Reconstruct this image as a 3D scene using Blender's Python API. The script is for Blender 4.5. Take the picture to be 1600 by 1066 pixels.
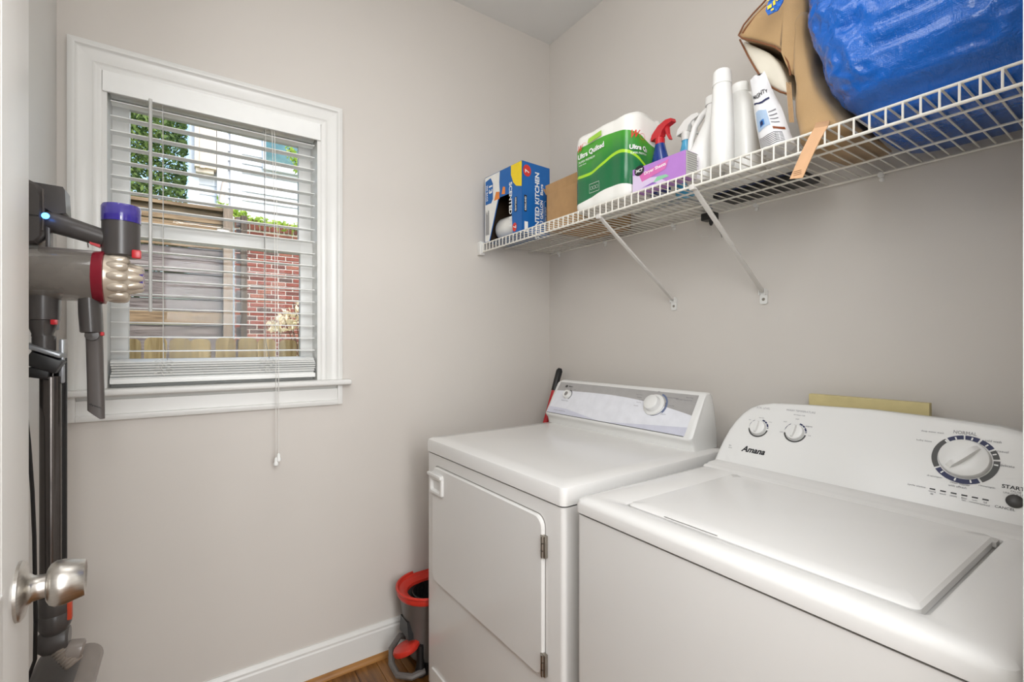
import bpy, bmesh, math, random
from mathutils import Vector, Matrix, noise
random.seed(7)
for o in list(bpy.data.objects): bpy.data.objects.remove(o)
SC = bpy.context.scene; COL = SC.collection
pi = math.pi
def R(a): return math.radians(a)
# ------------------------------------------------------------------ camera
YAW, FPX, CY, CZ = R(34.43), 737.0, 537.0, 1.242
cd = bpy.data.cameras.new('camera'); cam = bpy.data.objects.new('camera', cd); COL.objects.link(cam)
cam.location = (0, 0, CZ); cam.rotation_euler = (R(90), 0, -YAW)
cd.sensor_width = 36; cd.lens = FPX/1600*36; cd.shift_y = (CY-533)/1600; cd.clip_start = .02; cd.clip_end = 200
SC.camera = cam
SC.view_settings.view_transform = 'Standard'; SC.view_settings.look = 'None'
SC.view_settings.gamma = 1; SC.view_settings.use_curve_mapping = False
SC.view_settings.exposure = 0.0
# ------------------------------------------------------------------ world and lights
W = bpy.data.worlds.new('sky'); SC.world = W; W.use_nodes = True
nt = W.node_tree; bg = nt.nodes['Background']
sk = nt.nodes.new('ShaderNodeTexSky'); sk.sky_type = 'NISHITA'; sk.sun_disc = False
sk.sun_elevation = R(48); sk.sun_rotation = R(150); sk.air_density = 1.2; sk.dust_density = 2.5
nt.links.new(sk.outputs[0], bg.inputs[0]); bg.inputs[1].default_value = .47
def light(name, typ, loc, rot, energy, size=None, size_y=None, color=(1,1,1)):
    l = bpy.data.lights.new(name, typ); l.energy = energy; l.color = color
    if typ == 'AREA':
        l.shape = 'RECTANGLE'; l.size = size; l.size_y = size_y or size
    elif typ == 'SUN': l.angle = size
    else: l.shadow_soft_size = size
    o = bpy.data.objects.new(name, l); COL.objects.link(o); o.location = loc; o.rotation_euler = rot
    return o
SUN_E, CEIL_FILL_E, HALL_E, HALL_SOFT_E = 1.1, 1.5, 24.0, 84.0
light('sun', 'SUN', (3, -6, 9), (R(42), R(12), R(0)), SUN_E, R(1.0), color=(1, .95, .87))
light('room_ceiling_fill', 'AREA', (.42, .72, 2.73), (0, 0, 0), CEIL_FILL_E, 1.0, 1.0, (1, .985, .96))  # added overhead fill panel, no fixture known here
light('hall_ceiling_lamp', 'AREA', (.1, -2.9, 2.66), (R(35), 0, 0), HALL_E, .5, .5, (1, .98, .95))
light('hall_soft_fill', 'AREA', (.25, -3.9, 1.35), (R(90), 0, 0), HALL_SOFT_E, 1.9, 2.1, (.96, .98, 1))  # invented soft panel at the hall's far end, brightens the room through the doorway
POINT_FILL_E, DOORWAY_FILL_E, UPLEFT_E = 3.4, 24.0, 5.6
light('doorway_fill', 'AREA', (.15, -.35, 1.85), (R(84), 0, R(-56)), DOORWAY_FILL_E, .9, .9, (.95, .98, 1))  # unseen fill light set beside the camera to lift walls and appliances
light('upper_left_fill', 'AREA', (-.24, .75, 2.38), (R(76), 0, R(-100)), UPLEFT_E, .6, .45, (.97, .985, 1))  # extra fill out of view, put in to brighten the right wall and ceiling
light('room_point_fill', 'POINT', (.40, .55, 2.50), (0, 0, 0), POINT_FILL_E, .14, None, (1, .985, .96))  # added point fill below the ceiling, stands for no real lamp
# ------------------------------------------------------------------ pixel -> point helpers (1600x1066 photo frame)
def ray(px, py):
    a = (px-800)/FPX
    return Vector((math.sin(YAW)+math.cos(YAW)*a, math.cos(YAW)-math.sin(YAW)*a, (CY-py)/FPX))
O3 = Vector((0, 0, CZ))
def onX(px, py, X): d = ray(px, py); return O3+d*(X/d.x)
def onY(px, py, Y): d = ray(px, py); return O3+d*(Y/d.y)
def onZ(px, py, Z): d = ray(px, py); return O3+d*((Z-CZ)/d.z)
# ------------------------------------------------------------------ materials
MATS = {}
def lin(c):
    if isinstance(c, str): c = tuple(int(c[i:i+2], 16)/255 for i in (0, 2, 4))
    return tuple(x/12.92 if x <= .04045 else ((x+.055)/1.055)**2.4 for x in c)+(1,)
def mat(name, c, rough=.5, metal=0, var=.04, scale=30, bump=0, bscale=200, coat=0, alpha=1, trans=0, ior=1.45, emit=0, spec=.5, stretch=(1,1,1), sheen=0):
    if name in MATS: return MATS[name]
    m = bpy.data.materials.new(name); m.use_nodes = True; n = m.node_tree; b = n.nodes['Principled BSDF']
    b.inputs['Roughness'].default_value = rough; b.inputs['Metallic'].default_value = metal
    b.inputs['Coat Weight'].default_value = coat; b.inputs['Coat Roughness'].default_value = .08
    b.inputs['Alpha'].default_value = alpha; b.inputs['Transmission Weight'].default_value = trans
    b.inputs['IOR'].default_value = ior; b.inputs['Specular IOR Level'].default_value = spec
    b.inputs['Sheen Weight'].default_value = sheen
    tc = n.nodes.new('ShaderNodeTexCoord'); mp = n.nodes.new('ShaderNodeMapping'); mp.inputs['Scale'].default_value = stretch
    n.links.new(tc.outputs['Object'], mp.inputs[0])
    nz = n.nodes.new('ShaderNodeTexNoise'); nz.inputs['Scale'].default_value = scale; nz.inputs['Detail'].default_value = 4
    n.links.new(mp.outputs[0], nz.inputs['Vector'])
    rp = n.nodes.new('ShaderNodeValToRGB'); c = lin(c)
    rp.color_ramp.elements[0].position = .3; rp.color_ramp.elements[1].position = .7
    rp.color_ramp.elements[0].color = tuple(max(0, x*(1-var)) for x in c[:3])+(1,)
    rp.color_ramp.elements[1].color = tuple(min(1, x*(1+var)) for x in c[:3])+(1,)
    n.links.new(nz.outputs['Fac'], rp.inputs[0]); n.links.new(rp.outputs[0], b.inputs['Base Color'])
    if bump:
        nb = n.nodes.new('ShaderNodeTexNoise'); nb.inputs['Scale'].default_value = bscale; nb.inputs['Detail'].default_value = 3
        n.links.new(mp.outputs[0], nb.inputs['Vector'])
        bp = n.nodes.new('ShaderNodeBump'); bp.inputs['Strength'].default_value = bump; bp.inputs['Distance'].default_value = .002
        n.links.new(nb.outputs['Fac'], bp.inputs['Height']); n.links.new(bp.outputs[0], b.inputs['Normal'])
    if emit:
        b.inputs['Emission Color'].default_value = c; b.inputs['Emission Strength'].default_value = emit
    MATS[name] = m; return m
def wood(name, c1, c2, stretch, rough=.5, scale=6, bump=.3):
    m = bpy.data.materials.new(name); m.use_nodes = True; n = m.node_tree; b = n.nodes['Principled BSDF']
    b.inputs['Roughness'].default_value = rough
    tc = n.nodes.new('ShaderNodeTexCoord'); oi = n.nodes.new('ShaderNodeObjectInfo')
    ad = n.nodes.new('ShaderNodeVectorMath'); ad.operation = 'MULTIPLY_ADD'; ad.inputs[1].default_value = (1, 1, 1)
    sc_ = n.nodes.new('ShaderNodeMath'); sc_.operation = 'MULTIPLY'; sc_.inputs[1].default_value = 37
    n.links.new(oi.outputs['Random'], sc_.inputs[0]); n.links.new(tc.outputs['Object'], ad.inputs[0]); n.links.new(sc_.outputs[0], ad.inputs[2])
    mp = n.nodes.new('ShaderNodeMapping'); mp.inputs['Scale'].default_value = stretch; n.links.new(ad.outputs[0], mp.inputs[0])
    nz = n.nodes.new('ShaderNodeTexNoise'); nz.inputs['Scale'].default_value = scale; nz.inputs['Detail'].default_value = 8; nz.inputs['Distortion'].default_value = .6
    n.links.new(mp.outputs[0], nz.inputs['Vector'])
    rp = n.nodes.new('ShaderNodeValToRGB'); rp.color_ramp.elements[0].position = .32; rp.color_ramp.elements[1].position = .68
    rp.color_ramp.elements[0].color = lin(c1); rp.color_ramp.elements[1].color = lin(c2)
    n.links.new(nz.outputs['Fac'], rp.inputs[0])
    hv = n.nodes.new('ShaderNodeHueSaturation'); mr = n.nodes.new('ShaderNodeMapRange'); mr.inputs[3].default_value = .78; mr.inputs[4].default_value = 1.2
    n.links.new(oi.outputs['Random'], mr.inputs[0]); n.links.new(mr.outputs[0], hv.inputs['Value']); n.links.new(rp.outputs[0], hv.inputs['Color'])
    n.links.new(hv.outputs[0], b.inputs['Base Color'])
    bp = n.nodes.new('ShaderNodeBump'); bp.inputs['Strength'].default_value = bump; bp.inputs['Distance'].default_value = .003
    n.links.new(nz.outputs['Fac'], bp.inputs['Height']); n.links.new(bp.outputs[0], b.inputs['Normal'])
    return m
M_wall = mat('greige_wall_paint', 'd4cec7', .55, var=.012, scale=3, bump=.06, bscale=350)
M_wallL = mat('left_wall_paint', 'dcdad6', .4, var=.012, scale=3, bump=.06, bscale=350)
M_ceil = mat('ceiling_paint', 'e4e3e0', .7, var=.01, scale=3)
M_trim = mat('white_trim_paint', 'e4e3df', .32, var=.015, scale=8, bump=.03, bscale=60)
M_door = mat('white_door_paint', 'eae8e4', .35, var=.02, scale=9, bump=.08, bscale=90, stretch=(1,1,.1))
M_blind = mat('white_blind_vinyl', 'f5f5f2', .35, var=.01)
M_cord = mat('white_cord', 'e8e6e0', .7)
M_wand = mat('blind_wand_grey', 'c9c8c4', .2, alpha=1)
M_app = mat('appliance_enamel', 'e6e4e1', .15, var=.008, scale=5, spec=.28, coat=.0, bump=.015, bscale=400)
M_app2 = mat('appliance_plastic', 'e8e7e4', .25, var=.008, scale=5, bump=.02, bscale=500)
M_seam = mat('dark_seam', '2b2927', .8)
M_steel = mat('brushed_nickel', 'c9c5bf', .28, metal=1, var=.08, scale=60, stretch=(1,1,12))
M_hinge = mat('hinge_steel', 'a59f96', .35, metal=1, var=.1)
M_wire = mat('white_shelf_wire', 'eae6dc', .35, var=.03)
M_brk = mat('shelf_bracket_enamel', 'd9d5cf', .4)
M_black = mat('black_plastic', '1d1c1c', .4)
M_txt = mat('black_print', '1c1c20', .5)
M_txg = mat('grey_print', '77757a', .5)
M_txl = mat('pale_grey_print', 'a3a1a4', .5)
M_navy = mat('navy_print', '1c2350', .45)
M_char = mat('charcoal_print', '4a4947', .45)
M_wtxt = mat('white_print', 'f2f2f0', .45)
M_floorw = wood('oak_floor', '5a3414', '9a6a35', (14, 1.1, 4), .3, 4, .12)
M_shoe = wood('oak_shoe_moulding', '7d5227', 'a8783f', (1.2, 12, 12), .35, 4, .12)
M_plank = wood('weathered_grey_wood', '564b47', '9a8e89', (1.2, 6, 22), .85, 2.4, .6)
M_planktan = wood('weathered_tan_wood', '6b5640', 'a68b6b', (1.4, 6, 20), .85, 2.4, .6)
M_post = wood('weathered_post', '6b5b4b', 'a49280', (14, 8, 1.2), .85, 2.4, .6)
M_postd = wood('dark_fence_post', '3f352c', '6d5d4e', (14, 8, 1.2), .85, 2.4, .6)
M_picket = wood('tan_picket_wood', 'a07f4c', 'd6b57e', (16, 8, 1.2), .8, 2.2, .4)
M_mortar = mat('mortar', 'ddd4ca', .9, var=.1, bump=.5)
M_bricks = [mat('brick_%s' % k, c, .85, var=.18, scale=22, bump=.5, bscale=90) for k, c in
            (('red', '8c4f43'), ('orange', '9a6251'), ('dark', '71463e'), ('brown', '64504a'))]
M_siding = mat('white_siding', 'e3e5ea', .6, var=.02)
M_cream = mat('cream_panel', 'e9d6c3', .6)
M_pink = mat('pale_downspout', 'e3cdbf', .5)
M_teal = mat('teal_window_glass', '3f6f78', .08, var=.35, scale=5, coat=.5)
M_grass = mat('lawn', '6d7d40', .9, var=.35, scale=4)
M_dk = mat('vacuum_dark_grey', '4c4846', .3, var=.03)
M_dk2 = mat('vacuum_mid_grey', '6a6461', .28, metal=.3, var=.03)
M_champ = mat('vacuum_champagne', 'c7bbaa', .25, metal=.35, var=.05)
M_redp = mat('red_plastic', 'c3262d', .3)
M_dred = mat('deep_red_plastic', '86182a', .25, alpha=.9)
M_purp = mat('purple_translucent', '4638a0', .1, alpha=.75, coat=.5)
M_smoke = mat('smoky_clear_plastic', '948d85', .08, alpha=.62, coat=1, var=.25, scale=12)
M_inner = mat('bin_inner_mesh', '4d4640', .4, metal=.4, var=.3, scale=40)
M_blueled = mat('blue_led', '3f8cff', .3, emit=9)
M_wand2 = mat('wand_metal', '5a5552', .2, metal=.75, var=.04)
M_boxb = mat('box_blue', '1463ae', .4); M_boxy = mat('box_yellow', 'f2d21f', .4); M_boxw = mat('box_white', 'ecebe6', .45)
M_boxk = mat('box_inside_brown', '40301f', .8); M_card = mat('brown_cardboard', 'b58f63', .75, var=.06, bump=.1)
M_bag_w = mat('white_plastic_film', 'f2f0ea', .3); M_red = mat('red_print', 'd63a2c', .45); M_orange = mat('orange_print', 'e88a3c', .45)
M_tissue = mat('tissue_white', 'f3f1ec', .35, coat=.3, bump=.3, bscale=60)
M_lime = mat('lime_print', '9fce4a', .45)
M_purple = mat('lilac_card', 'b57fca', .4); M_purpled = mat('violet_card', '8f62b8', .4); M_lil = mat('pale_lilac_card', 'd8c6e2', .4)
M_greyend = mat('grey_white_card', 'c9c7c0', .5)
M_bluebot = mat('blue_bottle', '14357e', .12, coat=.6, var=.15); M_sky = mat('sky_blue_bottle', '58b4de', .15, coat=.5)
M_hdpe = mat('white_bottle_plastic', 'efeeea', .3, var=.01)
M_tan = mat('tan_fabric', 'b9976a', .7, var=.08, scale=8, bump=.4, bscale=700, sheen=.2)
M_tanL = mat('tan_lining', 'e3dccb', .45, var=.08, scale=8)
M_pipe = mat('brown_leather_piping', '7d4d2c', .5)
M_strap = mat('peach_leather_strap', 'dcae84', .55, var=.05)
M_liner = mat('kraft_paper', 'b3916a', .7)
M_beige = mat('beige_painted_board', 'cfc08d', .6, var=.05)
M_mopgrey = mat('grey_bucket_plastic', '67625e', .4); M_mopred = mat('red_bucket_plastic', 'c93528', .32)
M_mopgrey2 = mat('pale_translucent_bucket', '6f6a64', .35)
def leafmat(name, c1, c2):
    m = bpy.data.materials.new(name); m.use_nodes = True; n = m.node_tree; b = n.nodes['Principled BSDF']; b.inputs['Roughness'].default_value = .5
    g = n.nodes.new('ShaderNodeNewGeometry'); rp = n.nodes.new('ShaderNodeValToRGB')
    rp.color_ramp.elements[0].color = lin(c1); rp.color_ramp.elements[1].color = lin(c2)
    n.links.new(g.outputs['Random Per Island'], rp.inputs[0]); n.links.new(rp.outputs[0], b.inputs['Base Color'])
    b.inputs['Subsurface Weight'].default_value = 0
    tr = n.nodes.new('ShaderNodeBsdfTranslucent'); mx = n.nodes.new('ShaderNodeMixShader'); mx.inputs[0].default_value = .4
    n.links.new(rp.outputs[0], tr.inputs[0]); n.links.new(b.outputs[0], mx.inputs[1]); n.links.new(tr.outputs[0], mx.inputs[2])
    n.links.new(mx.outputs[0], n.nodes['Material Output'].inputs[0]); return m
M_leaf = leafmat('tree_leaves', '33502f', 'c3d77c'); M_leafy = leafmat('yellow_green_leaves', '86ab34', 'dcec7c'); M_leafc = leafmat('sunlit_pale_leaves', 'e6d3ac', 'fff6dd')  # M_leafc: sun glare put into the leaf colour
M_bark = mat('bark', '5c4a3a', .9, var=.3, bump=.6)
def glassmat():
    m = bpy.data.materials.new('window_glass'); m.use_nodes = True; n = m.node_tree
    for x in list(n.nodes):
        if x.type == 'BSDF_PRINCIPLED': n.nodes.remove(x)
    t = n.nodes.new('ShaderNodeBsdfTransparent'); t.inputs[0].default_value = (.97, .985, .98, 1)
    g = n.nodes.new('ShaderNodeBsdfGlossy'); g.inputs['Roughness'].default_value = .02
    f = n.nodes.new('ShaderNodeFresnel'); f.inputs[0].default_value = 1.2; mx = n.nodes.new('ShaderNodeMixShader')
    n.links.new(f.outputs[0], mx.inputs[0]); n.links.new(t.outputs[0], mx.inputs[1]); n.links.new(g.outputs[0], mx.inputs[2])
    n.links.new(mx.outputs[0], n.nodes['Material Output'].inputs[0]); return m
M_glass = glassmat()
def bluebagmat():
    m = mat('blue_woven_tarp', '0761c0', .2, var=.05, scale=10, coat=.35)
    n = m.node_tree; b = n.nodes['Principled BSDF']; tc = n.nodes.new('ShaderNodeTexCoord')
    w1 = n.nodes.new('ShaderNodeTexWave'); w1.inputs['Scale'].default_value = 95; w1.bands_direction = 'Z'; w1.inputs['Distortion'].default_value = .6
    w2 = n.nodes.new('ShaderNodeTexWave'); w2.inputs['Scale'].default_value = 95; w2.bands_direction = 'Y'; w2.inputs['Distortion'].default_value = .6
    nz = n.nodes.new('ShaderNodeTexNoise'); nz.inputs['Scale'].default_value = 38; nz.inputs['Detail'].default_value = 4; nz.inputs['Distortion'].default_value = 1.2
    for w in (w1, w2, nz): n.links.new(tc.outputs['Object'], w.inputs['Vector'])
    a = n.nodes.new('ShaderNodeMath'); a.operation = 'MULTIPLY'; n.links.new(w1.outputs['Fac'], a.inputs[0]); n.links.new(w2.outputs['Fac'], a.inputs[1])
    b1 = n.nodes.new('ShaderNodeBump'); b1.inputs['Strength'].default_value = .25; b1.inputs['Distance'].default_value = .0012
    b2 = n.nodes.new('ShaderNodeBump'); b2.inputs['Strength'].default_value = .7; b2.inputs['Distance'].default_value = .006
    n.links.new(a.outputs[0], b1.inputs['Height']); n.links.new(nz.outputs['Fac'], b2.inputs['Height'])
    n.links.new(b2.outputs[0], b1.inputs['Normal']); n.links.new(b1.outputs[0], b.inputs['Normal']); return m
M_bluebag = bluebagmat()
# ------------------------------------------------------------------ object helpers
def root_loc(p):
    v = Vector((0, 0, 0))
    while p is not None: v = v+p.location; p = p.parent
    return v
def link(o, parent=None):
    COL.objects.link(o)
    if parent is not None: o.parent = parent
    return o
def tag(o, label=None, cat=None, group=None, kind=None):
    if label: o['label'] = label
    if cat: o['category'] = cat
    if group: o['group'] = group
    if kind: o['kind'] = kind
    return o
def thing(name, label, cat, loc=(0, 0, 0), group=None, rz=0):
    o = bpy.data.objects.new(name, None); COL.objects.link(o); o.location = loc; o.rotation_euler = (0, 0, rz); o.empty_display_size = .05
    return tag(o, label, cat, group)
class B:
    """collects geometry, links it as one mesh object"""
    def __init__(s): s.bm = bmesh.new()
    def box(s, x0, x1, y0, y1, z0, z1, bev=0, seg=2):
        t = bmesh.new(); bmesh.ops.create_cube(t, size=1)
        for v in t.verts: v.co = Vector(((x0+x1)/2+v.co.x*(x1-x0), (y0+y1)/2+v.co.y*(y1-y0), (z0+z1)/2+v.co.z*(z1-z0)))
        if bev: bmesh.ops.bevel(t, geom=t.edges[:], offset=bev, segments=seg, affect='EDGES', profile=.6)
        return s._join(t)
    def _join(s, t, M=None):
        me = bpy.data.meshes.new('tmp'); t.to_mesh(me); t.free()
        if M is not None: me.transform(M)
        s.bm.from_mesh(me); bpy.data.meshes.remove(me); return s
    def obox(s, c, ax, ay, az, hx, hy, hz, bev=0):
        """oriented box: centre, unit axes, half sizes"""
        t = bmesh.new(); bmesh.ops.create_cube(t, size=2)
        for v in t.verts: v.co = Vector((v.co.x*hx, v.co.y*hy, v.co.z*hz))
        if bev: bmesh.ops.bevel(t, geom=t.edges[:], offset=bev, segments=2, affect='EDGES', profile=.6)
        ax, ay, az = Vector(ax).normalized(), Vector(ay).normalized(), Vector(az).normalized()
        M = Matrix(((ax.x, ay.x, az.x, c[0]), (ax.y, ay.y, az.y, c[1]), (ax.z, ay.z, az.z, c[2]), (0, 0, 0, 1)))
        return s._join(t, M)
    def tube(s, pts, r, n=8, cap=True, flat=1.0, up=None):
        pts = [Vector(p) for p in pts]; rs = r if isinstance(r, (list, tuple)) else [r]*len(pts)
        rings = []; pu = None
        for i, p in enumerate(pts):
            d = (pts[min(i+1, len(pts)-1)]-pts[max(i-1, 0)]).normalized()
            if pu is None:
                u = Vector(up) if up else (Vector((0, 0, 1)) if abs(d.z) < .9 else Vector((1, 0, 0)))
            else: u = pu
            u = (u-d*u.dot(d)).normalized(); w = d.cross(u); pu = u
            rings.append([s.bm.verts.new(p+(u*math.cos(2*pi*k/n)+w*math.sin(2*pi*k/n)*flat)*rs[i]) for k in range(n)])
        s.bridge(rings)
        if cap: s.bm.faces.new(rings[0][::-1]); s.bm.faces.new(rings[-1])
        return s
    def bridge(s, rings, close=True):
        for a, b in zip(rings, rings[1:]):
            n = len(a)
            for k in range(n if close else n-1):
                try: s.bm.faces.new((a[k], a[(k+1) % n], b[(k+1) % n], b[k]))
                except ValueError: pass
        return s
    def loops(s, loops, cap0=True, cap1=True):
        rs = [[s.bm.verts.new(p) for p in l] for l in loops]; s.bridge(rs)
        if cap0: s.bm.faces.new(rs[0][::-1])
        if cap1: s.bm.faces.new(rs[-1])
        return s
    def lathe(s, o, axis, prof, n=24, cap=True, sx=1.0):
        """prof: list of (distance along axis, radius)"""
        ax = Vector(axis).normalized(); u = Vector((0, 0, 1)) if abs(ax.z) < .9 else Vector((1, 0, 0))
        u = (u-ax*u.dot(ax)).normalized(); w = ax.cross(u); o = Vector(o)
        return s.loops([[o+ax*d+(u*math.cos(2*pi*k/n)+w*math.sin(2*pi*k/n)*sx)*max(r, 1e-4) for k in range(n)] for d, r in prof], cap, cap)
    def poly(s, pts):
        s.bm.faces.new([s.bm.verts.new(Vector(p)) for p in pts]); return s
    def prism(s, pts, vec):
        vec = Vector(vec); return s.loops([[Vector(p) for p in pts], [Vector(p)+vec for p in pts]])
    def grid(s, f, nu, nv, closeu=False):
        V = [[s.bm.verts.new(f(i/(nu if closeu else nu-1), j/(nv-1))) for i in range(nu)] for j in range(nv)]
        s.bridge(V, closeu); return s
    def build(s, name, m, parent=None, smooth=False, local=False, kind=None, label=None, solid=0, sub=0, fixn=True):
        if fixn: bmesh.ops.recalc_face_normals(s.bm, faces=s.bm.faces[:])
        me = bpy.data.meshes.new(name); s.bm.to_mesh(me); s.bm.free()
        if parent is not None and not local: me.transform(Matrix.Translation(-root_loc(parent)))
        for mm in (m if isinstance(m, (list, tuple)) else [m]): me.materials.append(mm)
        if smooth:
            for p in me.polygons: p.use_smooth = True
            if smooth != 'all':
                try: me.set_sharp_from_angle(angle=R(38))
                except Exception: pass
        o = bpy.data.objects.new(name, me); link(o, parent)
        if solid: md = o.modifiers.new('solid', 'SOLIDIFY'); md.thickness = solid; md.offset = 0
        if sub: md = o.modifiers.new('sub', 'SUBSURF'); md.levels = sub; md.render_levels = sub
        if name in ('lettering', 'fine_print', 'dial_tick', 'ladder_cord', 'stitching', 'yellow_print', 'print_orange'): kind = 'stuff'
        if kind: o['kind'] = kind
        if label: o['label'] = label
        return o
def box(name, m, x0, x1, y0, y1, z0, z1, bev=0, parent=None, kind=None, local=False, label=None):
    return B().box(x0, x1, y0, y1, z0, z1, bev).build(name, m, parent, smooth=bool(bev), kind=kind, local=local, label=label)
def rrect(x0, x1, y0, y1, r, z, n=6):
    P = []
    for cx, cy, a0 in ((x1-r, y1-r, 0), (x0+r, y1-r, 90), (x0+r, y0+r, 180), (x1-r, y0+r, 270)):
        for k in range(n+1):
            a = R(a0+90*k/n); P.append(Vector((cx+r*math.cos(a), cy+r*math.sin(a), z)))
    return P
def same(o, name, parent, loc, rot=None):
    c = o.copy(); c.name = name; COL.objects.link(c); c.parent = parent; c.location = loc
    if rot: c.rotation_euler = rot
    return c
# lettering ------------------------------------------------------------
_tc = {}
def textmesh(txt, bold=0.0):
    k = (txt, bold)
    if k not in _tc:
        cu = bpy.data.curves.new('t', 'FONT'); cu.body = txt; cu.size = 1; cu.resolution_u = 3; cu.offset = bold
        o = bpy.data.objects.new('t', cu); COL.objects.link(o)
        dg = bpy.context.evaluated_depsgraph_get(); me = bpy.data.meshes.new_from_object(o.evaluated_get(dg))
        V = [(v.co.x, v.co.y) for v in me.vertices]; F = [tuple(p.vertices) for p in me.polygons]
        bpy.data.objects.remove(o); bpy.data.meshes.remove(me); bpy.data.curves.remove(cu)
        _tc[k] = (V, F)
    return _tc[k]
class Fr:
    """flat frame: origin, right, up, normal"""
    def __init__(s, o, u, v, lift=.0006):
        s.o, s.u = Vector(o), Vector(u).normalized(); v = Vector(v); s.v = (v-s.u*v.dot(s.u)).normalized(); s.n = s.u.cross(s.v); s.l = lift
    def p(s, a, b, h=0): return s.o+s.u*a+s.v*b+s.n*(s.l+h)
    def px(s, x, y):
        d = ray(x, y); t = (s.o-O3).dot(s.n)/d.dot(s.n); q = O3+d*t-s.o; return q.dot(s.u), q.dot(s.v)
class Dec(B):
    def __init__(s, fr): B.__init__(s); s.f = fr
    def text(s, t, a, b, w=None, h=.01, rot=0, shear=0, bold=0, align='c'):
        V, F = textmesh(t, bold)
        x0, x1 = min(v[0] for v in V), max(v[0] for v in V); y0, y1 = min(v[1] for v in V), max(v[1] for v in V)
        sy = h/max(y1-y0, .01); sx = w/(x1-x0) if w else sy; ox = {'c': (x0+x1)/2, 'l': x0, 'r': x1}[align]; oy = (y0+y1)/2
        c, n = math.cos(rot), math.sin(rot); vs = []
        for x, y in V:
            X, Y = (x-ox)*sx+(y-oy)*sy*shear, (y-oy)*sy
            vs.append(s.bm.verts.new(s.f.p(a+X*c-Y*n, b+X*n+Y*c)))
        for f in F:
            try: s.bm.faces.new([vs[i] for i in f])
            except ValueError: pass
        return s
    def pol(s, pts, h=0): s.bm.faces.new([s.bm.verts.new(s.f.p(a, b, h)) for a, b in pts]); return s
    def rect(s, a0, a1, b0, b1, h=0): return s.pol([(a0, b0), (a1, b0), (a1, b1), (a0, b1)], h)
    def ell(s, a, b, ra, rb=None, n=24, h=0): rb = rb or ra; return s.pol([(a+ra*math.cos(2*pi*k/n), b+rb*math.sin(2*pi*k/n)) for k in range(n)], h)
    def arc(s, a, b, r0, r1, d0, d1, n=12):
        A = [[s.bm.verts.new(s.f.p(a+r*math.cos(R(d0+(d1-d0)*k/n)), b+r*math.sin(R(d0+(d1-d0)*k/n)))) for k in range(n+1)] for r in (r0, r1)]
        s.bridge(A, False); return s
    def build(s, name, m, parent, **k):
        bmesh.ops.recalc_face_normals(s.bm, faces=s.bm.faces[:])
        for f in s.bm.faces:
            if f.normal.dot(s.f.n) < 0: f.normal_flip()
        return B.build(s, name, m, parent, fixn=False, **k)
# ------------------------------------------------------------------ room shell
D, E, F_, CEIL = 1.846, 1.494, -.311, 2.742
NEAR = .083
WX0, WX1, WZ0, WZ1 = -.213, .404, 1.09, 2.055   # window opening
b = B()
b.box(F_-.12, WX0, D, D+.16, -.1, CEIL+.12).box(WX1, E+.12, D, D+.16, -.1, CEIL+.12).box(WX0, WX1, D, D+.16, -.1, WZ0).box(WX0, WX1, D, D+.16, WZ1, CEIL+.12)
b.build('wall_back', M_wall, kind='structure')
box('wall_right', M_wall, E, E+.12, -.05, D, -.1, CEIL+.12, kind='structure')
box('wall_left', M_wallL, F_-.12, F_, -.05, D, -.1, CEIL+.12, kind='structure')
b = B(); b.box(.70, E, -.04, NEAR, -.1, CEIL).box(F_, -.17, -.04, NEAR, -.1, CEIL).box(-.17, .70, -.04, NEAR, 2.08, CEIL)
b.build('wall_front', M_wall, kind='structure')
box('ceiling', M_ceil, F_-.12, E+.12, -.05, D, CEIL, CEIL+.1, kind='structure')
fl = box('floor', mat('subfloor', '3a2412', .8), F_-.12, E+.12, -.05, D, -.1, -.02, kind='structure')
x = F_+.001; k = 0
pw = .083
while x < E:
    x1 = min(x+pw, E); y = -.05+random.random()*-.0; first = True
    cuts = [-.05]+sorted(random.uniform(.2, 1.7) for _ in range(2 if k % 2 else 1))+[D]
    for a, c in zip(cuts, cuts[1:]):
        if c-a > .05: box('plank', M_floorw, x, x1-.0012, a, c-.0012, -.02, 0, .0012, parent=fl)
    x = x1; k += 1
# hall behind the camera, in the same house
b = B(); b.box(-1.5, 2.4, -4.2, -.05, -.1, -.0).build('floor_hall', M_floorw, kind='structure')
box('ceiling_hall', M_ceil, -1.5, 2.4, -4.2, -.05, CEIL, CEIL+.1, kind='structure')
b = B(); b.box(-1.6, -1.5, -4.2, -.05, -.1, CEIL).box(2.4, 2.5, -4.2, -.05, -.1, CEIL).box(-1.6, 2.5, -4.3, -4.2, -.1, CEIL)
b.box(-1.5, F_-.12, -.15, -.05, -.1, CEIL).box(E+.12, 2.4, -.15, -.05, -.1, CEIL)
b.build('wall_hall', M_wallL, kind='structure')
# baseboards with moulded cap, oak shoe
def base_profile(o, along, out, L, h=.128, t=.014):
    o, al, ou = Vector(o), Vector(along), Vector(out); P = [(0, 0), (t, 0), (t, h-.028), (t-.003, h-.022), (t-.002, h-.014), (t-.007, h-.006), (t-.009, h), (0, h)]
    return B().prism([o+ou*a+Vector((0, 0, c)) for a, c in P], al*L)
base_profile((F_, D, .006), (1, 0, 0), (0, -1, 0), E-F_).build('baseboard_back', M_trim, kind='structure')
base_profile((F_, NEAR, .006), (0, 1, 0), (1, 0, 0), D-NEAR-.014).build('baseboard_left', M_trim, kind='structure')
base_profile((E, NEAR, .006), (0, 1, 0), (-1, 0, 0), D-NEAR-.014).build('baseboard_right', M_trim, kind='structure')
def shoe(name, o, al, ou, L):
    o, al, ou = Vector(o), Vector(al), Vector(ou)
    P = [o]+[o+ou*(.017*math.cos(R(a)))+Vector((0, 0, .019*math.sin(R(a)))) for a in range(0, 91, 15)]
    B().prism(P, al*L).build(name, M_shoe, kind='structure', smooth=True)
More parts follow.
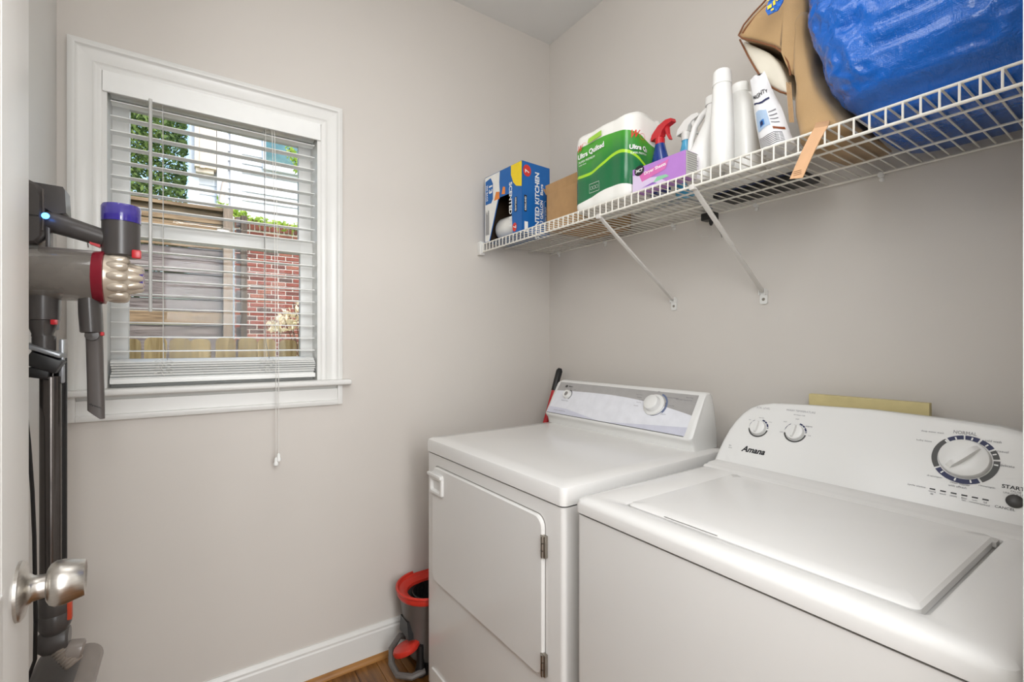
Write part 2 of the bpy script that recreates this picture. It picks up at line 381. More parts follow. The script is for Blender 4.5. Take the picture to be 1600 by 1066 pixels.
shoe('trim_1', (F_+.014, D-.014, 0), (1, 0, 0), (0, -1, 0), E-F_-.03)
shoe('trim_2', (F_+.014, NEAR+.02, 0), (0, 1, 0), (1, 0, 0), D-NEAR-.055)
# door casing right edge of the frame
b = B(); b.box(.661, .735, NEAR, NEAR+.0135, 0, 2.16, .002).box(.655, .70, -.04, NEAR+.002, 0, 2.08, .002); b.build('trim_3', M_trim, kind='structure')
b = B(); b.box(-.232, -.155, NEAR, NEAR+.0135, 0, 2.16, .002).box(-.17, -.135, -.04, NEAR+.002, 0, 2.08, .002)
b.box(-.155, .661, NEAR, NEAR+.0135, 2.08, 2.16, .002); b.build('trim_4', M_trim, kind='structure')
# ------------------------------------------------------------------ window
win = bpy.data.objects.new('window_1', None); COL.objects.link(win); win.location = (.0955, D, WZ0); win['kind'] = 'structure'
CX0, CX1, CZ0, CZ1 = -.287, .479, 1.014, 2.127
cp = [(0, 0), (0, .017), (.009, .021), (.016, .020), (.019, .015), (.024, .013), (.052, .010), (.056, .012), (.060, .009), (.066, .009), (.0745, .006), (.0745, 0)]  # (inward from outer edge, proud)
def casing(name, pts_corners):
    """mitred moulding through outer-corner list [(x,z,inx,inz)]"""
    b = B(); b.loops([[Vector((x+ix*a, D-c, z+iz*a)) for a, c in cp] for x, z, ix, iz in pts_corners]); return b.build(name, M_trim, win, smooth=True)
casing('casing', [(CX0, 1.108, 1, 0), (CX0, CZ1, 1, -1)]); casing('casing', [(CX1, 1.108, -1, 0), (CX1, CZ1, -1, -1)]); casing('casing', [(CX0, CZ1, 1, -1), (CX1, CZ1, -1, -1)])
ap = [(0, 0), (0, .017), (.009, .021), (.016, .020), (.019, .014), (.05, .012), (.06, .012), (.06, 0)]
b = B(); b.prism([Vector((CX0+.018, D-c, CZ0+a)) for a, c in ap]+[Vector((CX0+.018, D, 1.09)), Vector((CX0+.018, D-.012, 1.09))][::-1], (CX1-CX0-.036, 0, 0))
b.box(CX0, CX0+.018, D-.019, D, CZ0, 1.09, .003).box(CX1-.018, CX1, D-.019, D, CZ0, 1.09, .003); b.build('apron', M_trim, win, smooth=True)
b = B(); b.box(F_+.002, .507, D-.048, D+.002, 1.088, 1.108, .008, 3).box(WX0-.0, WX1, D-.002, D+.09, 1.088, 1.106, .001); b.build('window_sill', M_trim, win, smooth=True)
b = B(); b.box(WX0-.001, WX0+.012, D-.002, D+.15, 1.106, WZ1+.001).box(WX1-.012, WX1+.001, D-.002, D+.15, 1.106, WZ1+.001).box(WX0, WX1, D-.002, D+.15, WZ1-.012, WZ1+.001)
b.box(WX0, WX1, D+.085, D+.19, 1.07, 1.10); b.build('window_jamb', M_trim, win)
def sash(z0, z1, y0, y1, st, nm):
    xa, xb = WX0+.012, WX1-.012
    b = B(); b.box(xa, xa+st, y0, y1, z0, z1, .002).box(xb-st, xb, y0, y1, z0, z1, .002)
    b.box(xa+st-.001, xb-st+.001, y0, y1, z0, z0+.045, .002).box(xa+st-.001, xb-st+.001, y0, y1, z1-.042, z1, .002)
    o = b.build('sash_frame', M_trim, win, smooth=True); box('pane', M_glass, xa+st, xb-st, (y0+y1)/2-.0015, (y0+y1)/2+.0015, z0+.045, z1-.042, parent=o)
    return o
sash(1.585, WZ1-.012, D+.108, D+.138, .044, 'u'); sl = sash(1.102, 1.628, D+.076, D+.106, .044, 'l')
b = B(); b.box(.08, .12, D+.066, D+.076, 1.628, 1.640, .003); b.build('sash_lock', M_steel, win, smooth=True)
# ------------------------------------------------------------------ window blind
bl = thing('window_blind', 'white horizontal slatted blind, lowered with its bottom slats bunched on the sill', 'blind', (.0955, D+.03, 1.12))
BX0, BX1, BYc = WX0+.016, WX1-.016, D+.034
box('headrail', M_blind, BX0, BX1, BYc-.024, BYc+.024, 2.0, WZ1-.013, .002, parent=bl)
box('valance', M_blind, WX0+.002, WX1-.002, D-.011, D-.001, 1.992, 2.053, .002, parent=bl)
def slatmesh():
    b = B(); n = 7; T, Bt = [], []
    for i in range(n):
        t = i/(n-1); y = (t-.5)*.039; z = .0014*(1-(2*t-1)**2); T.append((y, z+.0011)); Bt.append((y, z-.0011))
    pr = T+Bt[::-1]; L = BX1-BX0-.004
    b.loops([[Vector((sx*L/2, y, z)) for y, z in pr] for sx in (-1, 1)]); return b
s0 = slatmesh().build('slat', M_blind, None, smooth=True); s0.parent = bl
def slat(z, tilt, dy=0, dx=0, rz=0, first=[True]):
    loc = Vector(((BX0+BX1)/2+dx, BYc+dy, z))-bl.location
    o = s0 if first[0] else same(s0, 'slat', bl, loc); first[0] = False
    o.location = loc; o.rotation_euler = (R(tilt), 0, rz)
z = 1.978
while z > 1.215: slat(z, 1.6+random.uniform(-.5, .5)); z -= .0447
for i, z in enumerate((1.188, 1.180, 1.172, 1.164, 1.156, 1.148, 1.140)):
    slat(z, random.uniform(10, 15), random.uniform(-.004, .003), random.uniform(-.003, .003), R(random.uniform(-.3, .3)))
box('bottom_rail', M_blind, BX0, BX1, BYc-.026, BYc+.026, 1.1185, 1.134, .003, parent=bl)
b = B()
for lx in (-.068, .223):
    for yy in (-.021, .021): b.tube([(lx, BYc+yy, 2.0), (lx+.001, BYc+yy, 1.19)], .0007, 5)
    for zz in (1.188, 1.176, 1.163, 1.15):
        b.tube([(lx-.02, BYc-.028, zz-.002), (lx-.005, BYc-.035, zz+.006), (lx+.004, BYc-.03, zz-.009), (lx+.016, BYc-.034, zz+.004), (lx+.026, BYc-.028, zz-.004)], .0011, 5)
b.build('ladder_cord', M_cord, bl)
for lx in (-.068, .223):
    B().tube([(lx, BYc, 2.0), (lx, BYc, 1.3), (lx+.002, BYc-.01, 1.25), (lx+.012, BYc-.02, 1.19)], .0011, 5).build('lift_cord', mat('grey_cord', '8d8a86', .8), bl)
wz = onY(235, 155, D-.02); wb = onY(235, 487, D-.02)
B().tube([(wz.x, D-.016, wz.z+.002), (wz.x, D-.017, wb.z)], .0047, 6).build('tilt_wand', M_wand, bl, smooth=True)
B().tube([(wz.x, BYc-.02, 2.0), (wz.x, D-.016, 1.995), (wz.x, D-.016, wz.z)], .0012, 5).build('wand_hook', M_hinge, bl)
for dx, zb, yy in ((-.002, .852, D-.056), (.006, .866, D-.058)):
    px = .249+dx
    B().tube([(px-.004, BYc-.024, 1.995), (px-.002, D-.03, 1.7), (px, D-.054, 1.2), (px, yy, zb)], .0011, 5).build('pull_cord', M_cord, bl)
    B().lathe((px, yy, zb), (0, 0, -1), [(0, .002), (.004, .005), (.014, .0055), (.02, .008), (.027, .007), (.03, .003)], 12).build('tassel', M_blind, bl, smooth=True)
# ------------------------------------------------------------------ hinged door at left
dr = bpy.data.objects.new('door_1', None); COL.objects.link(dr); dr.location = (-.128, NEAR+.018, 0); dr.rotation_euler = (0, 0, R(3.0)); dr['kind'] = 'structure'
# local: y along leaf, x thickness (front face x=0 towards room)
DL, DT, DH = .738, .035, 2.03
fr_ = [B()]
b = B(); st = .135
rails = [(.006, .23), (.80, .98), (1.90, DH)]
b.box(-DT, 0, 0, st-.02, .006, DH, .002).box(-DT, 0, DL-st, DL, .006, DH, .002)
for z0, z1 in rails: b.box(-DT, 0, st-.022, DL-st+.002, z0, z1, .0)
b.build('door_frame', M_door, dr, smooth=True, local=True)
for z0, z1 in ((.23, .80), (.98, 1.90)):
    y0, y1 = st-.02, DL-st
    def q(i, xx): return [Vector((xx, y0+i, z0+i)), Vector((xx, y1-i, z0+i)), Vector((xx, y1-i, z1-i)), Vector((xx, y0+i, z1-i))]
    B().loops([q(0, -DT+.004), q(0, -.001), q(.012, -.008), q(.022, -.010), q(.05, -.004), q(.06, -.004)]).build('door_panel', M_door, dr, local=True)
kz, ky = CZ-(922-CY)/FPX*.552, DL-.062
k = B(); k.lathe((0, ky, kz), (1, 0, 0), [(0, .0335), (.003, .0335), (.006, .030), (.008, .019), (.013, .0145), (.020, .0135), (.024, .0135)], 40)
rose = k.build('knob_rose', M_steel, dr, smooth=True, local=True)
B().lathe((0, ky, kz), (1, 0, 0), [(.024, .012), (.0243, .018), (.027, .0232), (.032, .0262), (.039, .0262), (.0575, .0215), (.0585, .0205), (.0565, .017), (.056, .0)], 40).build('door_knob', M_steel, dr, smooth=True, local=True)
box('latch_plate', M_steel, -.028, -.007, DL-.0005, DL+.0012, kz-.03, kz+.03, parent=dr, local=True)
for hz in (.2, 1.0, 1.8): B().lathe((.004, -.004, hz), (0, 0, 1), [(0, .006), (.09, .006)], 10).build('hinge', M_steel, dr, smooth=True, local=True)
# ------------------------------------------------------------------ dryer (local: x depth from front, y to the window wall)
dy = thing('dryer', 'white front-door clothes dryer standing in the corner, left of the washer', 'dryer', (.7225, .842, 0), rz=R(1.25))
DW, DD = .737, .70
b = B(); b.loops([rrect(.004, DD, .004, DW-.004, .012, .03), rrect(.004, DD, .004, DW-.004, .012, .853)]); b.build('cabinet', M_app, dy, smooth=True, local=True)
b = B(); b.loops([rrect(.0, DD, 0, DW, .016, .858), rrect(.0, DD, 0, DW, .016, .892), rrect(.003, DD-.003, .003, DW-.003, .016, .900), rrect(.012, DD-.01, .012, DW-.012, .02, .905),
                  rrect(.05, DD-.05, .05, DW-.05, .03, .9065)]); b.build('top_panel', M_app, dy, smooth=True, local=True)
B().loops([rrect(.01, DD-.01, .008, DW-.008, .012, .852), rrect(.01, DD-.01, .008, DW-.008, .012, .859)]).build('seam', M_seam, dy, local=True)
def rr2(y0, y1, z0, z1, r, xx, n=5, slant=0):
    return [Vector((xx, p.x, p.y)) for p in rrect(y0, y1, z0, z1, r, 0, n)]
ddoor = B().loops([rr2(.068, .680, .416, .818, .03, .006), rr2(.068, .680, .416, .818, .03, .0035), rr2(.0695, .6785, .4175, .8165, .03, .0035)], True, True).build('door_gap', mat('soft_seam', '8f8b86', .7), dy, local=True)
dd = B().loops([rr2(.071, .677, .419, .815, .028, .005), rr2(.071, .677, .419, .815, .028, -.003), rr2(.074, .674, .422, .812, .027, -.006)]).build('dryer_door', M_app, dy, smooth=True, local=True)
# moulded pull at upper outer corner
hb = B(); hy0, hy1, hz0, hz1 = .590, .682, .725, .797
hb.loops([rr2(hy0, hy1, hz0, hz1, .008, -.004), rr2(hy0, hy1, hz0, hz1, .008, -.012), rr2(hy0+.003, hy1-.003, hz0+.003, hz1-.003, .007, -.015),
          rr2(hy0+.012, hy1-.012, hz0+.01, hz1-.02, .006, -.015), rr2(hy0+.018, hy1-.018, hz0+.016, hz1-.028, .005, -.0065)])
hb.box(-.022, -.008, hy0-.002, hy1+.004, hz1-.012, hz1+.0, .003); hb.build('handle', M_app2, dd, smooth=True, local=True)
for hz in (.745, .455):
    b = B(); b.box(-.0075, .002, .058, .076, hz-.027, hz+.027, .001)
    for q_ in (-.018, 0, .018): b.lathe((-.0085, .067, hz+q_-.008), (0, 0, 1), [(0, .0042), (.016, .0042)], 8)
    b.build('hinge', M_hinge, dy, smooth=True, local=True)
B().loops([rr2(.05, .70, .03, .10, .015, .006), rr2(.05, .70, .03, .10, .015, -.002)]).build('kick_panel', M_app2, dy, smooth=True, local=True)
for fx in (.05, .64):
    for fy in (.05, .69): B().lathe((fx, fy, 0), (0, 0, 1), [(0, .02), (.012, .02), (.014, .01), (.032, .01)], 12).build('foot', M_black, dy, smooth=True, local=True)
# console
prof = [(.566, .906), (.562, .922), (.560, .930), (.553, .937), (.549, .943), (.549, .949), (.634, 1.078), (.640, 1.083), (.650, 1.085), (.668, 1.083), (.676, 1.07), (.688, 1.03), (.699, .97), (.702, .906)]
ys = [(.030, .010), (.033, .004), (.040, 0), (.715, 0), (.727, .004), (.731, .010)]
cx_, cz_ = .63, .985
def cl(y, ins):
    return [Vector((px+(ins if px < .63 else -ins), y, pz-(ins if pz > .95 else 0))) for px, pz in prof]
con = B().loops([cl(y, i) for y, i in ys]).build('console', M_app2, dy, smooth=True, local=True)
fd = Fr((.549, .722, .949), (0, -1, 0), (.085, 0, .129)); PW, PH = .672, .1545
fdo = Fr(dy.matrix_world @ Vector((0, 0, 0)), (0, -1, 0), (.085, 0, .129))
rot = Matrix.Rotation(R(1.25), 3, 'Z'); fw = Fr(Vector((.7225, .842, 0))+rot @ fd.o, rot @ fd.u, rot @ fd.v)
for f_ in (fd, fw): f_.l = .0006
plate = Dec(fd).pol([(.004, .003), (PW-.004, .003), (PW-.004, PH-.004), (.004, PH-.004)]).build('control_plate', mat('control_plate_white', 'e7e8ee', .22, metal=.0), con, local=True)
N = 24; top = [(.004+(PW-.008)*k/N) for k in range(N+1)]
fd.l = .0009
d = Dec(fd)
for k in range(N):
    a, c = top[k], top[k+1]; g = lambda t: PH-.038-.030*(2*(t/PW-.42))**2 if t > .42*PW else PH-.038-.012*(2*(t/PW-.42))**2
    d.pol([(a, g(a)), (c, g(c)), (c, PH-.004), (a, PH-.004)])
d.build('silver_band', mat('silver_print', 'b3b1b0', .3, metal=.3), con, local=True)
d = Dec(fd); d.pol([(.004, .004), (.30, .004), (.20, .018), (.11, .03), (.004, .032)]); d.pol([(.33, .004), (PW-.004, .004), (PW-.004, .035), (.52, .022)])
d.build('lilac_band', mat('lilac_silver_print', 'cfd0dd', .3), con, local=True)
fd.l = .0013
a1, b1 = fw.px(887, 617); a2, b2 = fw.px(1022, 633)
d = Dec(fd); d.rect(.006, PW-.006, .002, .0042)
d.ell(.052, PH-.022, .008, .006).text('Maytag', .078, PH-.022, h=.008, bold=.02)
d.build('lettering', M_char, con, local=True)
d = Dec(fd)
for i_, t in enumerate(('Heavy Duty', 'Extra Large Capacity Dryer')): d.text(t, PW-.02, PH-.016-.010*i_, h=.005, align='r')
d.text('Off', a1+.004, b1+.028, h=.0045).text('On', a1+.03, b1+.026, h=.0045).text('Push to Start', a1, b1-.028, h=.0055)
for t, aa, bb in (('Regular Fabrics', -.075, .032), ('Delicate', -.072, .022), ('Wrinkle Prevent', .062, .034), ('Timed Dry', .068, .004), ('Auto Dry', -.066, .002), ('More Dry', -.072, -.012), ('Off', 0, .052), ('Less Dry', -.06, .012), ('Damp Dry', .05, -.03)):
    d.text(t, a2+aa, b2+bb, h=.0046)
d.text('commercial quality performance', .075, .018, h=.005)
d.build('lettering', M_txg, con, local=True)
d = Dec(fd); d.arc(a2+.006, b2, .041, .047, -35, 75).build('dial_ring', mat('slate_blue_print', '6f7c9c', .4), con, local=True)
d = Dec(fd); d.arc(a2+.006, b2, .039, .041, -170, 20).arc(a2+.006, b2, .041, .046, 165, 205).build('dial_ring', M_navy, con, local=True)
def knob(parent, fr, a, b, prof, m, name='knob', local=True, n=32): return B().lathe(fr.o+fr.u*a+fr.v*b+fr.n*.0008, fr.n, prof, n).build(name, m, parent, smooth=True, local=local)
kb = knob(con, fd, a2, b2, [(0, .040), (.004, .0395), (.006, .036), (.007, .030), (.020, .0275), (.024, .0265), (.0265, .023), (.0275, 0)], M_app2)
dim = Dec(Fr(fd.o+fd.n*.0066, fd.u, fd.v)); dim.arc(a2, b2, .0285, .0305, -120, 60).build('dial_line', M_char, kb, local=True)
k2 = knob(con, fd, a1, b1, [(0, .0195), (.002, .019), (.012, .0165), (.0135, .0155), (.0125, .011), (.0100, .009), (.0100, 0)], M_app2, 'start_knob')
B().lathe(fd.o+fd.u*a1+fd.v*b1+fd.n*.0109, fd.n, [(0, .0092), (.0006, .0092)], 20).build('button_face', mat('silver_button', '9a9896', .35, metal=.5), k2, local=True)
d = Dec(fd); d.arc(a1+.002, b1, .020, .0235, -60, 85).build('dial_ring', M_char, con, local=True)
# ------------------------------------------------------------------ washer
X0, X1, Y0, Y1, ZT = .720, 1.43, .106, .802, .898
wa = thing('washer', 'white top-loading washing machine with closed lid and dials, at the right', 'washing machine', ((X0+X1)/2, (Y0+Y1)/2, 0))
B().loops([rrect(X0+.005, X1, Y0+.004, Y1-.004, .012, .03), rrect(X0+.005, X1, Y0+.004, Y1-.004, .012, .858)]).build('cabinet', M_app, wa, smooth=True)
B().loops([rrect(X0+.010, X1-.01, Y0+.008, Y1-.008, .012, .857), rrect(X0+.010, X1-.01, Y0+.008, Y1-.008, .012, .864)]).build('seam', M_seam, wa)
LX0, LX1, LY0, LY1 = .776, 1.186, .196, .698
B().loops([rrect(X0+.001, X1, Y0, Y1, .016, .863), rrect(X0, X1, Y0, Y1, .018, .882), rrect(X0+.003, X1-.003, Y0+.003, Y1-.003, .018, .8905), rrect(X0+.012, X1-.01, Y0+.012, Y1-.012, .02, .8965),
           rrect(X0+.024, X1-.03, Y0+.024, Y1-.024, .02, ZT), rrect(LX0-.008, LX1+.006, LY0-.006, LY1+.005, .014, ZT), rrect(LX0-.003, LX1+.001, LY0-.001, LY1+.001, .012, ZT-.003), rrect(LX0, LX1, LY0, LY1, .010, ZT-.016)],
          True, True).build('top_panel', M_app, wa, smooth=True)
ld = B().loops([rrect(LX0+.0022, LX1-.004, LY0+.009, LY1-.0025, .012, ZT-.013), rrect(LX0+.0015, LX1-.004, LY0+.009, LY1-.002, .012, ZT-.002), rrect(LX0+.006, LX1-.008, LY0+.013, LY1-.006, .012, ZT+.0022),
                rrect(LX0+.03, LX1-.03, LY0+.04, LY1-.03, .02, ZT+.0034)]).build('lid', M_app, wa, smooth=True)
gx, gy = LX0+.002, .545
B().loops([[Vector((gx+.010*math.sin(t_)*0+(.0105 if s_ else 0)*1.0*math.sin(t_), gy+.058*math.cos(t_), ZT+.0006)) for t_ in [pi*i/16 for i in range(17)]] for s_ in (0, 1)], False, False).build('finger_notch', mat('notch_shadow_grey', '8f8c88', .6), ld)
for yy in (LY0+.004,): box('lid_hinge', mat('hinge_grey_plastic', 'c6c3bf', .4), LX1-.03, LX1-.006, yy, yy+.008, ZT-.011, ZT-.002, .001, parent=wa)
# raised strip before the console
B().prism([(1.196, 0, ZT-.001), (1.204, 0, ZT+.004), (1.214, 0, ZT+.0035), (1.222, 0, ZT+.007), (1.262, 0, ZT+.009), (1.262, 0, ZT-.001)], (0, Y1-Y0-.02, 0)).build('back_ledge', M_app, wa, smooth=True).location = (0, Y0+.01, 0)
wv = Vector((.098, 0, .178)); wv.normalize(); WF = Fr((1.262, Y1, ZT+.006), (0, -1, 0), wv); SH = .204
Wd = Y1-Y0
def outline(ins=0):
    L = [(.000, 0), (.003, .028), (.009, .062), (.018, .096), (.029, .122), (.044, .146), (.062, .164), (.085, .176), (.12, .184), (.20, .1885), (Wd/2, .193)]; L = [(a, c*1.075) for a, c in L]
    P = L+[(Wd-a, c) for a, c in L[-2::-1]]
    c0 = Vector((Wd/2, .09)); out = []
    for a, c in P:
        v = Vector((a, c)); d_ = (c0-v).normalized(); out.append((a+ins*(1 if a < Wd/2-.1 else -1 if a > Wd/2+.1 else 0), c-(ins if c > .03 else 0)))
    return out
def wl(ins, h): return [WF.o+WF.u*a+WF.v*c+WF.n*h for a, c in outline(ins)]
def wb_(ins, xx): return [Vector((xx, (WF.o+WF.u*a).y, ZT+.004+c*.862)) for a, c in outline(ins)]
WF.l = .0
wc = B().loops([wb_(.012, X1-.002), wb_(.002, X1-.03), wl(0, -.022), wl(.0, -.010), wl(.001, -.006), wl(.0035, -.0025), wl(.007, -.0006), wl(.011, 0)]).build('console', M_app2, wa, smooth=True)
WF.l = .0006
def wp(x, y): return WF.px(x, y)
dk_, dn, dg_, dl = Dec(WF), Dec(WF), Dec(WF), Dec(WF); dw = Dec(Fr(WF.o, WF.u, WF.v, .0009))
K1, K2, K3 = wp(1185, 669), wp(1242.5, 676), wp(1507, 718)
def arcs(m, kc, ri, ro, d0, d1, n=12): Dec(WF).arc(*kc, ri, ro, d0, d1, n).build('dial_ring', m, wc)
for kc, (ri, ro) in ((K1, (.0232, .0272)), (K2, (.0238, .0278))):
    arcs(M_navy, kc, ri, ro, 5, 55); arcs(M_navy, kc, ri, ro, 125, 172, 8); arcs(M_navy, kc, ri, ro, 58, 76, 4); arcs(M_char, kc, ri, ro, 188, 352, 20)
for d0, d1 in ((97, 127), (68, 94), (37, 64), (215, 302)): arcs(M_navy, K3, .0425, .0520, d0, d1)
for d0, d1 in ((131, 211), (11, 33), (-54, 7)): arcs(M_char, K3, .0425, .0520, d0, d1)
for a in (133, 112, 81, 50, 24, -3, 228, 258, 287): dw.arc(*K3, .0435, .0495, a-1.6, a+1.6, 2)
for kc in (K1, K2):
    for a in (38, 142, 12, 168): dw.arc(*kc, .0232, .0272, a-2, a+2, 2)
A_ = wp(1178, 704)
dk2 = Dec(WF); dk2.text('Amana', *A_, w=.064, h=.0175, shear=.3, bold=.035)
dl.text('SOIL LEVEL', *wp(1193, 638), w=.038, h=.0055).text('WASH TEMPERATURE', *wp(1251, 643), w=.073, h=.0055)
dg_.text('all rinses cold', *wp(1249, 649), w=.028, h=.0032).text('normal', *wp(1190, 653), h=.0034).text('light', *wp(1172, 656), h=.0034).text('heavy', *wp(1204, 660), h=.0034)
dg_.text('cool', *wp(1246, 655), h=.0032).text('warm', *wp(1264, 667), h=.0034).text('hot', *wp(1265, 681), h=.0034).text('cold', *wp(1221, 675), h=.0034).text('cool', *wp(1227, 659), h=.0034)
dg_.text('6th', *wp(1141, 696), h=.004).text('SENSE', *wp(1141, 699.5), h=.0028)
dg_.text('NORMAL', *wp(1508, 677), w=.036, h=.0075)
for t, x, y, w in (('deep water wash', 1457, 675.5, .038), ('bulky items', 1444, 689, .026), ('cold wash', 1552, 690, .024), ('casual', 1567, 706, .016), ('delicate', 1574, 728.5, .020), ('drain/spin', 1460, 745, .024), ('rinse/spin', 1542, 761, .023), ('clean washer', 1500, 756, .030), ('with affresh', 1496, 760.5, .028), ('cycle status', 1432, 759.5, .030)):
    dg_.text(t, *wp(x, y), w=w, h=.0046)
for i, t in enumerate(('sensing\nfill', 'wash', 'rinse', 'final\nspin', 'cycle\ncomplete', 'lid\nlocked')):
    a, c = wp(1457+i*16.6, 764.5+i*3.35); dk2.rect(a-.0045, a+.0045, c-.0013, c+.0013)
    for j_, tt in enumerate(t.split('\n')): dg_.text(tt, a, c-.0055-.0048*j_, h=.0036)
sa = wp(1586, 784); dk2.text('START', sa[0]-.004, sa[1]+.026, w=.031, h=.0075, bold=.02)
dg_.text('PAUSE', sa[0], sa[1]+.0185, h=.0035).text('UNLOCK LID', sa[0]-.002, sa[1]+.0138, h=.0035); dk2.text('CANCEL', sa[0]-.012, sa[1]-.0165, w=.027, h=.0048)
dw.build('dial_tick', M_wtxt, wc); dk2.build('lettering', M_txt, wc); dg_.build('lettering', M_txg, wc); dl.build('lettering', M_txl, wc)
B().lathe(WF.p(*sa), WF.n, [(0, .0125), (.002, .0125), (.003, .011), (.003, 0)], 24).build('start_button', mat('dark_button', '3a3836', .35), wc, smooth=True)
def dial(kc, r, h, ang, nm):
    kb = B().lathe(WF.o+WF.u*kc[0]+WF.v*kc[1]+WF.n*.001, WF.n, [(0, r), (h*.35, r*.985), (h*.5, r*.95), (h*.56, r*.86), (h*.5, r*.3), (h*.5, 0)], 36).build(nm, M_app2, wc, smooth=True)
    du = WF.u*math.cos(ang)+WF.v*math.sin(ang); dv = WF.n.cross(du); c = WF.o+WF.u*kc[0]+WF.v*kc[1]
    t = B(); n = 10; rs = []
    for i in range(n+1):
        s_ = -1+2*i/n; wd = r*.17*(1-.35*s_*s_)+.0008; hh = h*(.5+.5*math.sqrt(max(0, 1-s_**4)))
        p = c+du*(s_*r*.86); rs.append([p+dv*wd+WF.n*h*.45, p+dv*wd*.75+WF.n*hh, p-dv*wd*.75+WF.n*hh, p-dv*wd+WF.n*h*.45])
    t.loops(rs); t.build('grip', M_app2, kb, smooth=True); return kb
dial(K1, .0212, .018, R(88), 'knob'); dial(K2, .0218, .018, R(84), 'knob'); dial(K3, .0405, .022, R(50), 'knob')
for fx in (.77, 1.38):
    for fy in (.15, .76): B().lathe((fx, fy, 0), (0, 0, 1), [(0, .02), (.012, .02), (.014, .01), (.032, .01)], 12).build('foot', M_black, wa, smooth=True)
# beige board leaning behind the washer
p0 = onX(1268, 616, 1.462); p1 = onX(1456, 628, 1.462)
bd = B(); bd.obox(((p0+p1)/2-Vector((0, 0, .30))), (1, 0, .03), (0, 1, 0), (-.03, 0, 1), .009, abs(p0.y-p1.y)/2, .30, .0015)
bb = bd.build('board', M_beige); tag(bb, 'pale yellow-beige painted board standing against the wall behind the washer', 'board')
# ------------------------------------------------------------------ mop, bucket
mp = thing('mop', 'mop with red and black handle leaning in the corner behind the dryer', 'mop', (1.18, 1.70, 0))
m0, m1 = Vector((1.07, 1.71, .05)), onX(875, 576, 1.455)
dirm = (m1-m0).normalized(); L_ = (m1-m0).length
B().tube([m0+dirm*.1, m0+dirm*(L_-.105)], .0125, 14).build('pole', M_redp, mp, smooth=True)
B().tube([m0+dirm*(L_-.11), m0+dirm*(L_-.012), m0+dirm*L_], [.0145, .0155, .009], 14).build('grip', M_black, mp, smooth=True)
b = B()
for i in range(26):
    a = random.uniform(0, 2*pi); rr = random.uniform(.02, .05); b.tube([m0+dirm*.14, m0+Vector((rr*math.cos(a)*.6, rr*math.sin(a)*.6, .08)), m0+Vector((rr*math.cos(a)*1.2, rr*math.sin(a)*1.0, -.035))], .004, 5)
b.build('mop_head', mat('mop_strands', 'c9c5bc', .9), mp, kind='stuff')
bu = thing('mop_bucket', 'red and grey spin mop bucket on the floor between wall and dryer', 'bucket', (.80, 1.70, 0))
def stad(cx, L, r, cy, z, n=14):
    L -= .10
    P = []
    for k in range(n+1): a = R(90+180*k/n); P.append(Vector((cx+r*math.cos(a), cy+r*math.sin(a), z)))
    for k in range(n+1): a = R(-90+180*k/n); P.append(Vector((cx+L+r*math.cos(a), cy+r*math.sin(a), z)))
    return P
bc, by = .770, 1.708
B().loops([stad(bc+.015, .17, .085, by, .045), stad(bc+.01, .18, .092, by, .10), stad(bc, .19, .105, by, .265), stad(bc, .19, .113, by, .275), stad(bc, .19, .113, by, .283), stad(bc, .19, .100, by, .283), stad(bc+.01, .18, .085, by, .06)]).build('bucket_body', M_mopgrey, bu, smooth=True)
B().loops([stad(bc, .19, .114, by, .276), stad(bc, .19, .118, by, .284), stad(bc, .19, .116, by, .298), stad(bc, .19, .112, by, .303), stad(bc, .19, .106, by, .296), stad(bc, .19, .098, by, .296), stad(bc, .19, .090, by, .292), stad(bc, .19, .078, by, .285), stad(bc, .19, .076, by, .274)], False, False).build('rim', M_mopred, bu, smooth=True)
b = B(); b.lathe((bc+.02, by, .17), (0, 0, 1), [(0, .055), (.002, .06), (.105, .078), (.107, .074), (.01, .052), (.01, 0)], 40, True)
for k in range(40):
    a = 2*pi*k/40; b.tube([(bc+.02+.056*math.cos(a), by+.056*math.sin(a), .19), (bc+.02+.073*math.cos(a), by+.073*math.sin(a), .272)], .0018, 4)
b.build('wringer_basket', M_black, bu, smooth=True)
B().tube([(bc+.116*math.cos(R(a)), by+.119*math.sin(R(a)), .303) for a in range(96, 266, 10)], .0055, 8).build('carry_handle', M_mopred, bu, smooth=True)
b = B(); b.prism([(bc-.098, by-.05, .14), (bc-.098, by+.04, .14), (bc-.098, by+.03, .20), (bc-.098, by-.035, .20)], (.02, 0, 0)).build('pedal_slot', M_black, bu)
B().loops([[Vector((bc-.100+.050*math.cos(2*pi*k/20)*s_, by-.035+.050*math.sin(2*pi*k/20)*s_, z_-.022-.2*.062*math.sin(2*pi*k/20)+.3*.036*math.cos(2*pi*k/20))) for k in range(20)] for z_, s_ in ((.112, .7), (.118, .92), (.128, 1), (.138, .95), (.143, .7))]).build('pedal', M_mopred, bu, smooth=True)
B().tube([(bc-.05, by-.085, .03), (bc-.10, by-.085, .028), (bc-.14, by-.05, .03), (bc-.145, by+.0, .045), (bc-.13, by+.04, .075), (bc-.09, by+.06, .10), (bc-.03, by+.05, .08)], .012, 8).build('foot_loop', M_mopgrey, bu, smooth=True)
B().lathe((bc-.06, by-.07, .012), (0, 0, 1), [(0, .02), (.02, .02), (.06, .012), (.11, .012)], 12).build('pedal_post', M_black, bu, smooth=True)
b = B()
for qx, qy in ((bc-.03, by-.06), (bc-.03, by+.06), (bc+.12, by-.06), (bc+.12, by+.06)): B().lathe((qx, qy, 0), (0, 0, 1), [(0, .014), (.045, .018)], 10).build('foot', M_black, bu, smooth=True)
